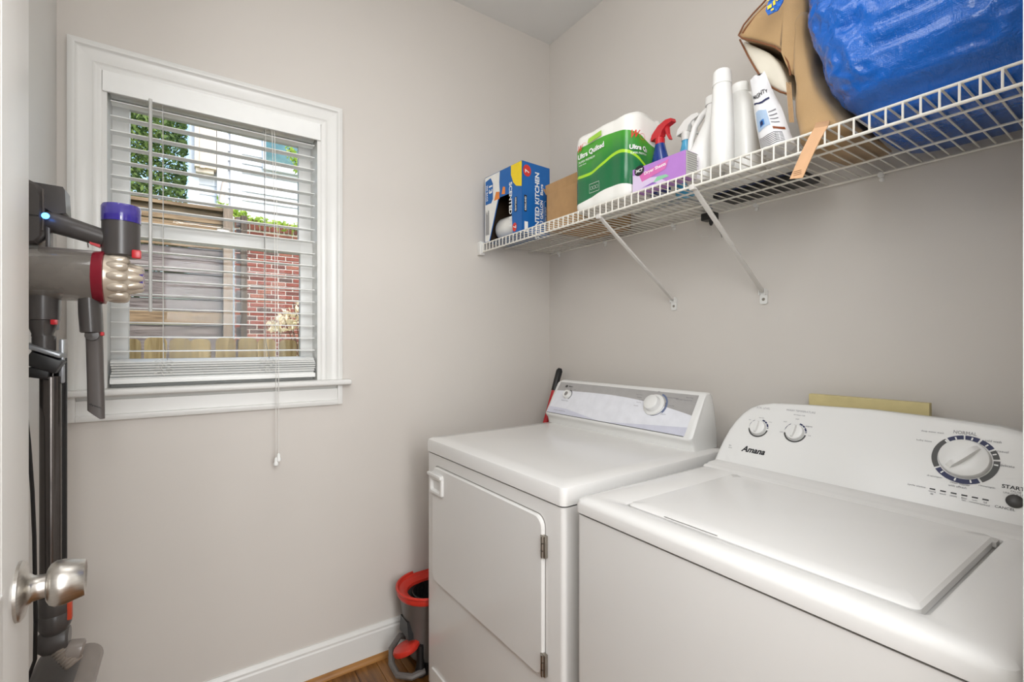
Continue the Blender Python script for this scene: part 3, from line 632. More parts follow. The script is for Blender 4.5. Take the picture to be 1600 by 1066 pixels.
# ------------------------------------------------------------------ wire shelf
SX0, SX1, SZ = 1.088, 1.484, 1.688; SY0, SY1 = .095, 1.832; LIP = .036
sh = thing('wire_shelf', 'long white ventilated wire shelf on the right wall above the machines', 'shelf', (SX1, (SY0+SY1)/2, SZ))
for nm, xx, zz, r in (('front_rail', SX0, SZ, .0030), ('front_rail', SX0-.003, SZ-LIP, .0034), ('support_rail', 1.217, SZ-.005, .0028), ('support_rail', 1.355, SZ-.005, .0028), ('back_rail', SX1, SZ-.004, .0030)):
    B().tube([(xx, SY0, zz), (xx, SY1, zz)], r, 8).build(nm, M_wire, sh, smooth=True)
w0 = B().tube([(SX1+.003, 0, 0), (SX0+.002, 0, 0), (SX0-.003, 0, -.003), (SX0-.004, 0, -.010), (SX0-.004, 0, -LIP)], .0020, 6).build('wire', M_wire, sh, smooth=True, local=True)
y = SY0+.008; i = 0
while y < SY1-.003:
    loc = Vector((0, y, SZ+.0015))-Vector((sh.location.x, sh.location.y, sh.location.z))
    if i == 0: w0.location = loc
    else: same(w0, 'wire', sh, loc)
    y += .0258; i += 1
DECK = SZ+.0037
for fy, ty in ((1.107, 1.090), (.775, .748)):
    br = thing('shelf_bracket', 'white diagonal shelf bracket, %s' % ('the one nearer the window corner' if fy > 1 else 'the one above the left end of the washer console'), 'bracket', (E, fy, 1.38), group='diagonal brackets under the wire shelf')
    top_, bot = Vector((SX0+.004, ty, SZ-LIP-.006)), Vector((E-.012, fy, 1.405))
    B().obox((top_+bot)/2, (bot-top_), (0, 1, 0), (bot-top_).cross(Vector((0, 1, 0))), (bot-top_).length/2, .0065, .003, .0012).build('strut', M_brk, br, smooth=True)
    B().box(SX0-.010, SX0+.006, ty-.008, ty+.008, SZ-LIP-.010, SZ-LIP+.005, .003).build('rail_clip', M_brk, br, smooth=True)
    B().loops([[Vector((xx, p.x, p.y)) for p in rrect(fy-.0115, fy+.0115, 1.366, 1.412, .006, 0)] for xx in (E-.0005, E-.006)]).build('foot_plate', M_trim, br, smooth=True)
    B().box(E-.017, E-.005, fy-.0105, fy-.008, 1.395, 1.414).box(E-.017, E-.005, fy+.008, fy+.0105, 1.395, 1.414).build('foot_cheek', M_trim, br)
    B().lathe((E-.006, fy, 1.381), (-1, 0, 0), [(0, .005), (.0015, .0045), (.0018, .0)], 12).build('screw', M_hinge, br, smooth=True)
for px, py in ((872, 395), (944, 377), (1051, 351), (1180, 318), (1376, 269)):
    p = onX(px, py, E-.01); y = p.y
    B().lathe((E, y, SZ-.006), (-1, 0, 0), [(0, .008), (.012, .0075), (.0145, .005), (.015, 0)], 12).lathe((E, y, SZ-.018), (-1, 0, 0), [(0, .006), (.004, .006), (.006, .003)], 10).build('wall_clip', M_trim, sh, smooth=True)
b = B(); b.box(SX0-.014, SX0+.012, SY1-.012, D-.0005, SZ-.048, SZ+.012, .003).box(SX0-.009, SX0+.007, SY1-.02, SY1-.01, SZ-.042, SZ+.006, .002)
b.build('end_bracket', M_trim, sh, smooth=True)
# ------------------------------------------------------------------ things on the shelf
# 1 trash bag box (local: +y towards window, +x towards wall)
TB = thing('bag_box', 'blue and yellow kitchen bags carton with an open end flap hole', 'box', (1.106, 1.542, DECK), rz=R(3.5))
LY, LX, LZ = .262, .150, .288
notch = [(.060, 0), (.074, .165), (.085, .175), (.150, .175), (.160, .165), (.225, 0)]
outer = [(0, 0)]+notch+[(LY, 0), (LY, LZ), (0, LZ)]
b = B(); t_ = .0012
b.prism([(0, a, c) for a, c in outer], (t_, 0, 0))
b.box(0, LX, 0, t_, 0, LZ).box(0, LX, LY-t_, LY, 0, LZ).box(LX-t_, LX, 0, LY, 0, LZ).box(0, LX, 0, LY, LZ-t_, LZ).box(t_, LX, 0, LY, 0, t_)
body = b.build('carton', M_boxb, TB, local=True)
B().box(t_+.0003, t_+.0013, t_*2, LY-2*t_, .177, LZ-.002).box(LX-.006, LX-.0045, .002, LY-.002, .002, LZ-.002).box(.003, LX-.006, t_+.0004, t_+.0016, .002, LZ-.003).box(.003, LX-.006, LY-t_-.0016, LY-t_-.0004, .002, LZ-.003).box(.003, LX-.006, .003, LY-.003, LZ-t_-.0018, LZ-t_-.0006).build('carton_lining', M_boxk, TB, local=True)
fl_ = Fr((0, LY, 0), (0, -1, 0), (0, 0, 1), .0005)      # left face, a: 0 at window end
Dec(fl_).pol([(.002, .002), (.034, .002), (.096, .165), (.112, .20), (.108, .24), (.112, LZ-.002), (.002, LZ-.002)]).build('print_white', M_boxw, TB, local=True)
fl_.l = .0008
Dec(fl_).pol([(.19, LZ-.001), (LY-.001, LZ-.001), (LY-.001, .185), (.225, .195), (.205, .215), (.19, .25)]).build('print_yellow', M_boxy, TB, local=True)
Dec(fl_).pol([(.006, LZ-.02), (.045, LZ-.012), (.062, LZ-.04), (.062, .18), (.05, .165), (.006, .165)]).build('print_blue', M_boxb, TB, local=True)
d = Dec(fl_); d.pol([(.07, .17), (.085, .205), (.11, .20), (.11, .17)]).pol([(.125, .185), (.135, .215), (.15, .21), (.15, .18)]).build('print_orange', M_orange, TB, local=True)
fl_.l = .0011
d = Dec(fl_); d.text('13', .045, .225, h=.026, w=.035, rot=R(-90), bold=.03).text('200 BAGS', .018, .215, h=.012, w=.07, rot=R(-90), bold=.02)
d.text('SCENTED KIT', .188, .125, h=.020, w=.19, rot=R(-90), bold=.03).text('KIRKLAND', .222, .12, h=.008, w=.055, rot=R(-90), bold=.03)
d.build('lettering', M_wtxt, TB, local=True)
Dec(fl_).ell(.215, .028, .014, .018).build('print_red', M_red, TB, local=True)
fl_.l = .0009; Dec(fl_).rect(.214, .230, .09, .15).build('print_black', M_txt, TB, local=True)
fl_.l = .0013; Dec(fl_).text('7', .215, .028, h=.018, bold=.03, rot=R(-90)).build('lettering', M_wtxt, TB, local=True)
d = Dec(fl_)
for i in range(9): d.rect(.008+.003*i, .0095+.003*i, .03, .03+.09+random.random()*.02)
d.build('fine_print', M_txg, TB, local=True)
frr = Fr((0, 0, 0), (1, 0, 0), (0, 0, 1), .0006)       # right face
d = Dec(frr); d.text('SCENTED KITCHEN', .080, .118, h=.024, w=.275, rot=R(90), bold=.03).text('Bags', .107, .19, h=.020, w=.045, rot=R(90), bold=.02).text('13 GALLON', .104, .095, h=.016, w=.10, rot=R(90), bold=.03)
d.text('FRESH SCENT', .128, .085, h=.009, w=.075, rot=R(90), bold=.02)
for s_ in (-1, 1): d.rect(.128+s_*.0105-.0006, .128+s_*.0105+.0006, .035, .135)
d.arc(.128, .135, .0099, .0111, 0, 180).arc(.128, .035, .0099, .0111, 180, 360)
d.build('lettering', M_wtxt, TB, local=True)
Dec(frr).rect(.011, .024, .085, .152).build('print_black', M_txt, TB, local=True)
Dec(frr).ell(.026, .252, .021, .024).build('print_red', M_red, TB, local=True)
frr.l = .0010; Dec(frr).text('KIRKLAND', .0175, .118, h=.008, w=.055, rot=R(90), bold=.03).text('7', .026, .25, h=.022, rot=R(90), bold=.03).rect(.012, .03, .005, .045).build('lettering', M_wtxt, TB, local=True)
br_ = B().lathe((.075, .06, .056), (0, 1, 0), [(0, .03), (.004, .045), (.02, .052), (.15, .052), (.165, .045), (.17, .02)], 24); rl = br_.build('bag_roll', M_bag_w, None, smooth=True)
rl.location = TB.location; rl.rotation_euler = (0, 0, R(3.5)); tag(rl, 'roll of white trash bags lying inside the blue kitchen bags carton', 'bag roll')
# 2 cardboard box
CB = thing('cardboard_box', 'plain brown cardboard box with a raised flap between bag carton and tissue pack', 'box', (1.30, 1.38, DECK))
b = B(); t_ = .003; xa, xb, ya, yb, zt = 1.19, 1.44, 1.27, 1.49, .150+DECK
b.box(xa, xb, ya, ya+t_, DECK, zt).box(xa, xb, yb-t_, yb, DECK, zt).box(xa, xa+t_, ya, yb, DECK, zt).box(xb-t_, xb, ya, yb, DECK, zt).box(xa, xb, ya, yb, DECK, DECK+t_)
b.build('carton', M_card, CB)
B().prism([(xa, ya, zt), (xa, yb, zt), (xa-.006, yb, zt+.035), (xa-.006, ya, zt+.035)], (.003, 0, 0)).build('flap', M_card, CB)
B().prism([(xa, yb, zt), (xb, yb, zt), (xb, yb+.02, zt+.03), (xa, yb+.02, zt+.03)], (0, .003, 0)).build('flap', M_card, CB)
# 3 toilet tissue pack
TP = thing('tissue_pack', 'large green and white plastic-wrapped pack of quilted toilet tissue', 'tissue pack', (1.20, 1.07, DECK))
TX0, TX1, TY0, TY1, TH = 1.098, 1.27, .965, 1.238, .258
def foot(t):   # perimeter param -> (x,y); starts at window-side front corner, runs along the front to the near end, then back
    Lf, Ls = TY1-TY0, TX1-TX0; P = 2*(Lf+Ls); s_ = (t % 1)*P; rc = .045
    pts = rrect(TX0, TX1, TY0, TY1, rc, 0, 8)[::-1]; return pts
def mkpack():
    base = rrect(TX0, TX1, TY0, TY1, .048, 0, 7); n = len(base)
    pts = []; 
    for i in range(n):
        a, c = base[i], base[(i+1) % n]; m_ = max(1, int((c-a).length/.006))
        for k in range(m_): pts.append(a.lerp(c, k/m_))
    n = len(pts); c0 = Vector(((TX0+TX1)/2, (TY0+TY1)/2, 0))
    bm = bmesh.new(); uv = None; rows = []
    prof_ = [(0, .93), (.006, .985), (.02, 1), (.10, 1.0), (.128, .985), (.16, 1.0), (.225, 1.0), (.243, .985), (.252, .95), (.256, .88), (.258, .75), (.254, .5), (.250, .2)]
    dist = [0]
    for i in range(n): dist.append(dist[-1]+(pts[(i+1) % n]-pts[i]).length)
    for h, sc in prof_:
        row = []
        for i, p in enumerate(pts):
            # lobes of the rolls behind the film
            lob = .0035*abs(math.sin(p.y*pi/.103-.3)) if sc > .9 else 0
            v = c0+(p-c0)*sc; v = v-(p-c0).normalized()*(.003-lob)
            nz = noise.noise(Vector((p.x*40, p.y*40, h*40)))*.0016
            zz = h+(.012*abs(math.sin(v.y*pi/.103-.3))*abs(math.sin(v.x*pi/.11)) if .2 < h and sc < .97 else 0)
            row.append(bm.verts.new(Vector((v.x+nz, v.y+nz, DECK+zz))))
        rows.append(row)
    uvl = bm.loops.layers.uv.new('UVMap')
    for j in range(len(rows)-1):
        for i in range(n):
            f = bm.faces.new((rows[j][i], rows[j][(i+1) % n], rows[j+1][(i+1) % n], rows[j+1][i])); f.smooth = True
            for l, (di, dj) in zip(f.loops, ((i, j), (i+1, j), (i+1, j+1), (i, j+1))): l[uvl].uv = (dist[di], prof_[dj][0] if prof_[dj][1] > .9 else .4)
    bm.faces.new(rows[0][::-1]); bm.faces.new(rows[-1])
    me = bpy.data.meshes.new('wrapped_rolls'); bm.to_mesh(me); bm.free(); me.transform(Matrix.Translation(-TP.location))
    # dist reference: where is the window-side front corner?
    ref = min(range(n), key=lambda i: (pts[i]-Vector((TX0, TY1-.048, 0))).length)
    return me, dist[ref]
me, dref = mkpack()
def packmat():
    m = mat('printed_tissue_film', 'f2f0ea', .25, coat=.35, bump=.35, bscale=55, var=.01); n = m.node_tree; b = n.nodes['Principled BSDF']
    uv = n.nodes.new('ShaderNodeUVMap'); sp = n.nodes.new('ShaderNodeSeparateXYZ'); n.links.new(uv.outputs[0], sp.inputs[0])
    def M(op, a, b_=None, c=None):
        x = n.nodes.new('ShaderNodeMath'); x.operation = op
        for i, v in enumerate((a, b_, c)):
            if v is None: continue
            if isinstance(v, (int, float)): x.inputs[i].default_value = v
            else: n.links.new(v, x.inputs[i])
        return x.outputs[0]
    u = M('SUBTRACT', sp.outputs[0], dref); v = sp.outputs[1]
    def curve(pts):
        fc = n.nodes.new('ShaderNodeFloatCurve'); c = fc.mapping.curves[0]; c.points[0].location = pts[0]; c.points[1].location = pts[-1]
        for p in pts[1:-1]: c.points.new(*p)
        fc.mapping.update(); n.links.new(M('MULTIPLY', M('ADD', u, .05), 2.0), fc.inputs['Value']); return M('MULTIPLY', fc.outputs[0], .3)
    # x = (u+.05)*2 in 0..1 ; y = v/.3
    topc = curve([(0, .68), (.1, .71), (.25, .72), (.4, .71), (.54, .66), (.7, .55), (1, .5)])
    botc = curve([(0, .08), (.1, .09), (.22, .12), (.35, .15), (.48, .14), (.62, .07), (.75, .06), (1, .06)])
    wav = curve([(0, .41), (.1, .385), (.19, .385), (.3, .43), (.42, .485), (.5, .465), (.62, .34), (.72, .24), (1, .2)])
    g = M('MULTIPLY', M('LESS_THAN', v, topc), M('GREATER_THAN', v, botc))
    gd = M('MULTIPLY', M('ADD', M('SUBTRACT', v, wav), .05), 8.0)
    rp = n.nodes.new('ShaderNodeValToRGB'); rp.color_ramp.elements[0].position = .25; rp.color_ramp.elements[0].color = lin('0d6a3c'); rp.color_ramp.elements[1].position = .95; rp.color_ramp.elements[1].color = lin('4aa132'); n.links.new(gd, rp.inputs[0])
    lim = M('LESS_THAN', M('ABSOLUTE', M('SUBTRACT', v, wav)), .0048)
    old = b.inputs['Base Color'].links[0].from_socket
    m1 = n.nodes.new('ShaderNodeMix'); m1.data_type = 'RGBA'; n.links.new(lim, m1.inputs[0]); n.links.new(rp.outputs[0], m1.inputs[6]); m1.inputs[7].default_value = lin('a5d92a')
    m2 = n.nodes.new('ShaderNodeMix'); m2.data_type = 'RGBA'; n.links.new(g, m2.inputs[0]); n.links.new(old, m2.inputs[6]); n.links.new(m1.outputs[2], m2.inputs[7])
    n.links.new(m2.outputs[2], b.inputs['Base Color']); return m
me.materials.append(packmat()); po = bpy.data.objects.new('wrapped_rolls', me); link(po, TP)
class Wrap(Fr):
    """follows the pack's front and its rounded near corner"""
    def p(s, a, b, h=0):
        r = .048; L = TY1-TY0-r
        if a < r: t = (r-a)/r; return Vector((TX0+r-(r+s.l+h)*math.cos(t), TY1-r+(r+s.l+h)*math.sin(t), DECK+b))
        if a <= L: return Vector((TX0-s.l-h, TY1-a, DECK+b))
        t = (a-L)/r; return Vector((TX0+r-(r+s.l+h)*math.cos(t), TY0+r-(r+s.l+h)*math.sin(t), DECK+b))
ft = Wrap((TX0, TY1, DECK), (0, -1, 0), (0, 0, 1), .0042)
d = Dec(ft); d.text('Ultra Quilted', .101, .184, w=.122, h=.021, rot=R(3), bold=.03).text('SUPER PREMIUM', .082, .163, w=.075, h=.007).text('toilet tissue', .062, .153, w=.035, h=.005)
for i in range(3): d.arc(.105+.012*i, .062, .0052, .0058, 0, 360)
d.rect(.095, .14, .047, .0478).rect(.095, .14, .076, .0768).rect(.095, .0956, .047, .0768).rect(.1395, .14, .047, .0768)
d.text('Ultra Qu', .288, .146, w=.062, h=.017, rot=R(-3), bold=.03).text('SUPER PREMIUM', .287, .130, w=.055, h=.006)
d.build('lettering', M_wtxt, po)
d = Dec(ft); d.text('W', .050, .210, w=.024, h=.022, shear=.3, bold=.02).arc(.068, .207, .016, .0168, 30, 150).build('logo_print', M_red, po)
d = Dec(ft); d.text('W', .272, .188, w=.026, h=.024, shear=.3, bold=.02).arc(.296, .182, .009, .010, 0, 360).build('logo_print', M_red, po)
d = Dec(ft); d.pol([(.085, .214), (.150, .220), (.150, .237), (.091, .230)]).build('tag_print', M_lime, po)
# 4 spray bottles
def spray(name, label, x, y, s_, H, mb, mh, rz):
    t = thing(name, label, 'spray bottle', (x, y, DECK), group='trigger spray bottles on the wire shelf', rz=rz)
    b = B(); P = [(0, .032, .022), (.006, .036, .025), (.07, .036, .025), (.10, .031, .022), (.14, .018, .017), (.16, .013, .013), (H, .013, .013)]
    b.loops([[Vector((a*math.cos(2*pi*k/24), c*math.sin(2*pi*k/24), z)) for k in range(24)] for z, a, c in P]); b.build('bottle', mb, t, smooth=True, local=True)
    B().lathe((0, 0, H-.004), (0, 0, 1), [(0, .0145), (.022, .0145), (.024, .011), (.03, .011)], 18).build('collar', mh, t, smooth=True, local=True)
    hd = B(); h0 = H+.022
    sp_ = [(-.030, .004), (-.026, .016), (.0, .034), (.03, .040), (.052, .036), (.055, .026), (.03, .022), (.016, .012), (.012, 0), (-.014, 0), (-.03, -.002)]
    hd.prism([(a, -.0095, h0+c) for a, c in sp_], (0, .019, 0)).build('spray_head', mh, t, smooth=True, local=True)
    B().prism([(.022, -.005, h0+.024), (.034, -.005, h0+.024), (.037, -.005, h0-.002), (.046, -.005, h0-.022), (.041, -.005, h0-.022), (.029, -.005, h0+.0)], (0, .010, 0)).build('trigger', mh, t, local=True)
    return t
spray('spray_bottle', 'dark blue trigger spray bottle with red head beside the tissue pack', 1.178, .925, 1, .152, M_bluebot, M_redp, R(-98))
spray('spray_bottle', 'sky blue spray bottle with white trigger head behind the lilac carton', 1.250, .885, 1, .172, M_sky, M_hdpe, R(-98))
# 5 dryer sheet box
DS = thing('dryer_sheet_box', 'lilac dryer sheets carton lying at the shelf edge in front of spray bottles', 'box', (1.12, .86, DECK))
dx0, dx1, dy0, dy1, dh = 1.092, 1.142, .775, .957, .069
b = B(); b.box(dx0, dx1, dy0, dy1, DECK, DECK+dh*.98, .001); b.build('carton', M_purple, DS)
g_ = Fr((dx0, dy1, DECK), (0, -1, 0), (0, 0, 1), .0006)
Dec(g_).pol([(.001, .001), (.12, .001), (.09, .022), (.06, .028), (.03, .045), (.001, .05)]).build('print_pale', M_lil, DS)
g_.l = .0008
Dec(g_).pol([(.025, .045), (.13, .060), (.118, .036), (.036, .022)]).build('print_pink', mat('pink_print', 'd46fb0', .4), DS)
Dec(g_).pol([(.035, .004), (.09, .004), (.075, .011)]).build('print_violet', M_purpled, DS)
Dec(g_).pol([(.075, .008), (.13, .012), (.12, .02), (.09, .022)]).build('print_green', mat('pale_green_print', '8fc9a4', .5), DS)
g_.l = .0011
Dec(g_).text('Dryer Sheets', .082, .046, w=.075, h=.012, rot=R(5), bold=.02).build('lettering', M_wtxt, DS)
Dec(g_).ell(.026, .058, .018, .015).build('print_black', M_txt, DS)
g_.l = .0014; Dec(g_).text('34CT', .026, .058, w=.026, h=.010, bold=.03).build('lettering', M_wtxt, DS)
e_ = Fr((dx0, dy0, DECK), (1, 0, 0), (0, 0, 1), .0006)
Dec(e_).rect(.001, dx1-dx0-.001, .001, dh*.96).build('end_panel', M_greyend, DS)
e_.l = .0009; d = Dec(e_)
for i in range(9): d.rect(.006, .045+.012*random.random(), .016+i*.006, .0175+i*.006)
d.build('fine_print', M_txg, DS)
# 6 detergent jug, tall bottle, second jug
def shape(name, m, parent, sections, n=28, **k):
    """sections: (z, cx, cy, rx, ry, power)"""
    L = []
    for z, cx, cy, rx, ry, pw_ in sections:
        P = []
        for i in range(n):
            a = 2*pi*i/n; c, s_ = math.cos(a), math.sin(a)
            P.append(Vector((cx+rx*abs(c)**pw_*(1 if c > 0 else -1), cy+ry*abs(s_)**pw_*(1 if s_ > 0 else -1), z)))
        L.append(P)
    return B().loops(L).build(name, m, parent, smooth=True, local=True, **k)
J = thing('detergent_jug', 'white jug with a loop handle at the left of the tall white bottle', 'jug', (1.205, .792, DECK), group='white bottles and jugs on the shelf')
shape('body', M_hdpe, J, [(0, 0, 0, .048, .038, .7), (.008, 0, 0, .052, .044, .7), (.08, 0, 0, .052, .044, .7), (.105, 0, -.008, .044, .032, .75), (.17, 0, -.024, .026, .018, .9), (.215, 0, -.026, .020, .016, 1)])
B().tube([(0, .034, .07), (0, .047, .10), (0, .045, .14), (0, .032, .175), (0, .008, .2), (0, -.018, .212)], [.009, .009, .009, .0085, .009, .010], 10).build('handle', M_hdpe, J, smooth=True, local=True)
B().lathe((0, -.026, .213), (0, 0, 1), [(0, .022), (.022, .021), (.025, .016), (.025, 0)], 20).build('cap', M_hdpe, J, smooth=True, local=True)
T = thing('tall_bottle', 'tallest plain white bottle with tapered cap at the shelf edge', 'bottle', (1.130, .694, DECK), group='white bottles and jugs on the shelf')
B().lathe((0, 0, 0), (0, 0, 1), [(0, .026), (.004, .029), (.10, .0285), (.155, .026), (.205, .0225), (.212, .0215), (.2135, .0225), (.245, .0205), (.249, .017), (.249, 0)], 32).build('bottle', M_hdpe, T, smooth=True, local=True)
B().lathe((0, 0, .2125), (0, 0, 1), [(0, .0235), (.034, .0212), (.0375, .018), (.0378, 0)], 32).build('cap', M_hdpe, T, smooth=True, local=True)
J2 = thing('bleach_jug', 'broad white jug with ribbed shoulder between the tall bottle and the refill pouch', 'jug', (1.226, .684, DECK), group='white bottles and jugs on the shelf')
shape('body', M_hdpe, J2, [(0, 0, 0, .045, .036, .75), (.008, 0, 0, .050, .041, .7), (.12, 0, 0, .050, .041, .7), (.17, 0, .002, .046, .036, .75), (.205, 0, .008, .034, .026, .9), (.225, 0, .016, .021, .019, 1)])
B().tube([(-.005, -.032, .12), (-.005, -.046, .15), (-.003, -.038, .185), (0, -.018, .206), (0, .004, .215)], .009, 10).build('handle', M_hdpe, J2, smooth=True, local=True)
B().lathe((0, .016, .223), (0, 0, 1), [(0, .022), (.024, .021), (.027, .015), (.027, 0)], 20).build('cap', M_hdpe, J2, smooth=True, local=True)
# 7 refill pouch leaning
PO = thing('refill_pouch', 'crumpled white refill pouch with blue and black print beside the tan bag', 'pouch', (1.15, .556, DECK))
def pouchpt(u, v, side):
    # u across, v up; leans toward the window as it rises
    y = .556+.060*v; w = .035*(1-.55*v**1.5)+.002; th = .032*(1-v)**.7*(math.sin(pi*min(max(u, 0), 1)))**.6+.0015
    lean = .055*v; h = .208*v
    return Vector((1.135+side*th+.02*v, y+(u-.5)*-2*w, DECK+.002+h+.003*math.sin(u*9+v*11)))
b = B(); NU, NV = 17, 22
b.loops([[pouchpt(i/NU, j/NV, -1) for i in range(NU+1)]+[pouchpt(1-i/NU, j/NV, 1) for i in range(1, NU)] for j in range(NV+1)])
b.build('pouch_film', mat('white_pouch_film', 'ecebec', .25, coat=.5, bump=.6, bscale=45), PO, smooth=True)
def pd(name, m, u0, u1, v0, v1, n=6, lift=.0012):
    b = B(); b.grid(lambda a, c: pouchpt(u0+(u1-u0)*a, v0+(v1-v0)*c, -1)-Vector((lift, 0, 0)), n, n); return b.build(name, m, PO, fixn=False)
pd('print_band', M_navy, .12, .8, .60, .625); pd('print_panel', mat('pale_blue_print', 'a9c0da', .4), .15, .62, .26, .50); pd('print_mark', M_navy, .3, .4, .30, .345, lift=.002); pd('print_mark', mat('mid_blue_print', '3f7cc0', .4), .28, .45, .29, .36, lift=.0016)
for i in range(7): pd('fine_print', M_char, .12, .86, .035+.020*i, .043+.020*i, 5)
for i in range(4): pd('fine_print', M_txg, .66, .88, .30+.05*i, .312+.05*i, 3)
pd('print_brown', mat('brown_print', '8a4a2a', .5), .66, .95, .20, .235)
b = B(); V, F = textmesh('MIGHTY', .02); mx_ = max(v[0] for v in V); vs = [b.bm.verts.new(pouchpt(.12+.72*v[0]/mx_, .69+.055*v[1]/.7, -1)-Vector((.0016, 0, 0))) for v in V]
for f in F:
    try: b.bm.faces.new([vs[i] for i in f])
    except ValueError: pass
b.build('lettering', M_txt, PO)
# 8 tan bag
def smooth_interp(tab, z):
    if z <= tab[0][0]: return tab[0][1]
    for (a, p), (c, q) in zip(tab, tab[1:]):
        if z <= c: t = (z-a)/(c-a); t = t*t*(3-2*t)*.5+t*.5; return p+(q-p)*t
    return tab[-1][1]
def contour(pxs, X):
    L = [onX(x, y, X) for x, y in pxs]; return sorted((p.z, p.y) for p in L)
blueL = contour([(1345, 212), (1322, 184), (1299, 157), (1272, 122), (1258, 87), (1248, 40), (1241, 0), (1236, -60)], 1.075)
tanL = contour([(1240, 225), (1239, 205), (1236, 165), (1234, 140), (1233, 112), (1231, 80), (1230, 40), (1230, 0)], 1.125)
TG = thing('tan_bag', 'tan fabric bag with brown piping and an open mouth, slumped left of the blue bag', 'bag', (1.27, .45, DECK))
def bagring(z, x0, x1, y0, y1, amp, fr, seed, n=64, pw_=.35):
    P = []; cx, cy, rx, ry = (x0+x1)/2, (y0+y1)/2, (x1-x0)/2, (y1-y0)/2
    for i in range(n):
        a = 2*pi*i/n; c, s_ = math.cos(a), math.sin(a)
        v = Vector((cx+rx*abs(c)**pw_*(1 if c > 0 else -1), cy+ry*abs(s_)**pw_*(1 if s_ > 0 else -1), z))
        k = noise.noise(Vector((v.x*fr+seed, v.y*fr, v.z*fr)))+.5*noise.noise(Vector((v.x*fr*2.2+seed, v.y*fr*2.2, v.z*fr*2.2)))
        P.append(v+Vector((c, s_, 0))*k*amp)
    return P
L = []
for i in range(16):
    z = DECK+.004+(.30)*i/15; yl = smooth_interp(tanL, z); yr = max(smooth_interp(blueL, z)+.012, .0)
    if yr > yl-.03: yr = yl-.03
    L.append(bagring(z, 1.118+.03*(i/15), 1.40, yr, yl, .009, 16, 3, 64, .45))
B().loops(L).build('bag_body', M_tan, TG, smooth='all')
def pxprism(name, m, pts, Xa, Xb, parent, sub=1):
    """soft slab whose outline passes through the given outline on two planes of constant depth"""
    b = B(); A = [onX(x, y, Xa) for x, y in pts]; c = sum(A, Vector())/len(A); dX = Vector((1, 0, 0))
    n = len(A); F2 = []
    for i in range(n):
        p0, p1, p2_, p3_ = A[i-1], A[i], A[(i+1) % n], A[(i+2) % n]
        for k in range(4):
            t = k/4; F2.append(.5*((2*p1)+(p2_-p0)*t+(2*p0-5*p1+4*p2_-p3_)*t*t+(3*p1-p0-3*p2_+p3_)*t**3))
    A = F2; L = Xb-Xa
    b.loops([[c+(p-c)*s_+dX*h for p in A] for s_, h in ((.55, -.003), (.8, -.002), (.93, 0), (.985, .003), (1, .009), (1, L*.5), (.97, L))])
    for v_ in b.bm.verts: v_.co += Vector((.003*noise.noise(v_.co*22), .002*noise.noise(v_.co*25+Vector((3, 3, 3))), .002*noise.noise(v_.co*25)))
    return b.build(name, m, parent, smooth='all')
flapP = [(1154, 55), (1162, 40), (1176, 23), (1194, 5), (1215, -22), (1246, -50), (1258, 0), (1256, 60), (1243, 110), (1233, 112), (1232, 96), (1224, 80), (1210, 71), (1186, 64), (1166, 60)]
pxprism('bag_flap', M_tan, flapP, 1.150, 1.36, TG)
linP = [(1160, 64), (1180, 72), (1200, 82), (1216, 98), (1226, 118), (1233, 146), (1220, 143), (1205, 135), (1192, 124), (1180, 106), (1168, 86)]
pxprism('bag_lining', M_tanL, linP, 1.178, 1.36, TG)
for pts, X in (([(1246, -50), (1215, -24), (1194, 3), (1176, 22), (1162, 39), (1154, 55), (1160, 60), (1186, 66), (1210, 73), (1224, 83), (1232, 98), (1235, 118)], 1.149),
               ([(1156, 62), (1168, 86), (1180, 107), (1192, 125), (1205, 136), (1220, 144), (1233, 147)], 1.176),
               ([(1160, 52), (1166, 43), (1180, 26), (1198, 8)], 1.1495)):
    B().tube([onX(x, y, X) for x, y in pts], .0022, 8).build('piping', M_pipe, TG, smooth=True)
b = B()
for i in range(4):
    A = [onX(1228+2.2*i, 128+2*i, 1.124-.002*i), onX(1229.4+2.2*i, 128, 1.124-.002*i), onX(1234.4+2*i, 190, 1.118), onX(1233+2*i, 192, 1.118)]
    b.prism(A, (.0014, 0, 0))
b.build('paper_edge', M_liner, TG)
# strap over the shelf lip
sp = thing('leather_strap', 'peach leather strap end hanging over the front of the wire shelf', 'strap', onX(1262, 240, SX0-.008))
tp = [(1286, 190, SX0+.03), (1283, 199, SX0-.004), (1274, 214, SX0-.009), (1264, 234, SX0-.012), (1254, 256, SX0-.014), (1244, 279, SX0-.014)]
b = B(); rows = []
for x, y, X in tp:
    p = onX(x, y, X); rows.append([p+Vector((0, .0135, .003)), p+Vector((0, -.0125, -.002)), p+Vector((.0025, -.0125, -.002)), p+Vector((.0025, .0135, .003))])
b.loops(rows); b.build('strap_band', M_strap, sp, smooth=True)
b = B()
for t in (.0022, .0052, .0082):
    p = onX(1246, 275, SX0-.0146); b.box(p.x-.0004, p.x+.0003, p.y-.008, p.y+.008, p.z+t*1.3, p.z+t*1.3+.0005)
b.build('stitching', M_pipe, sp)
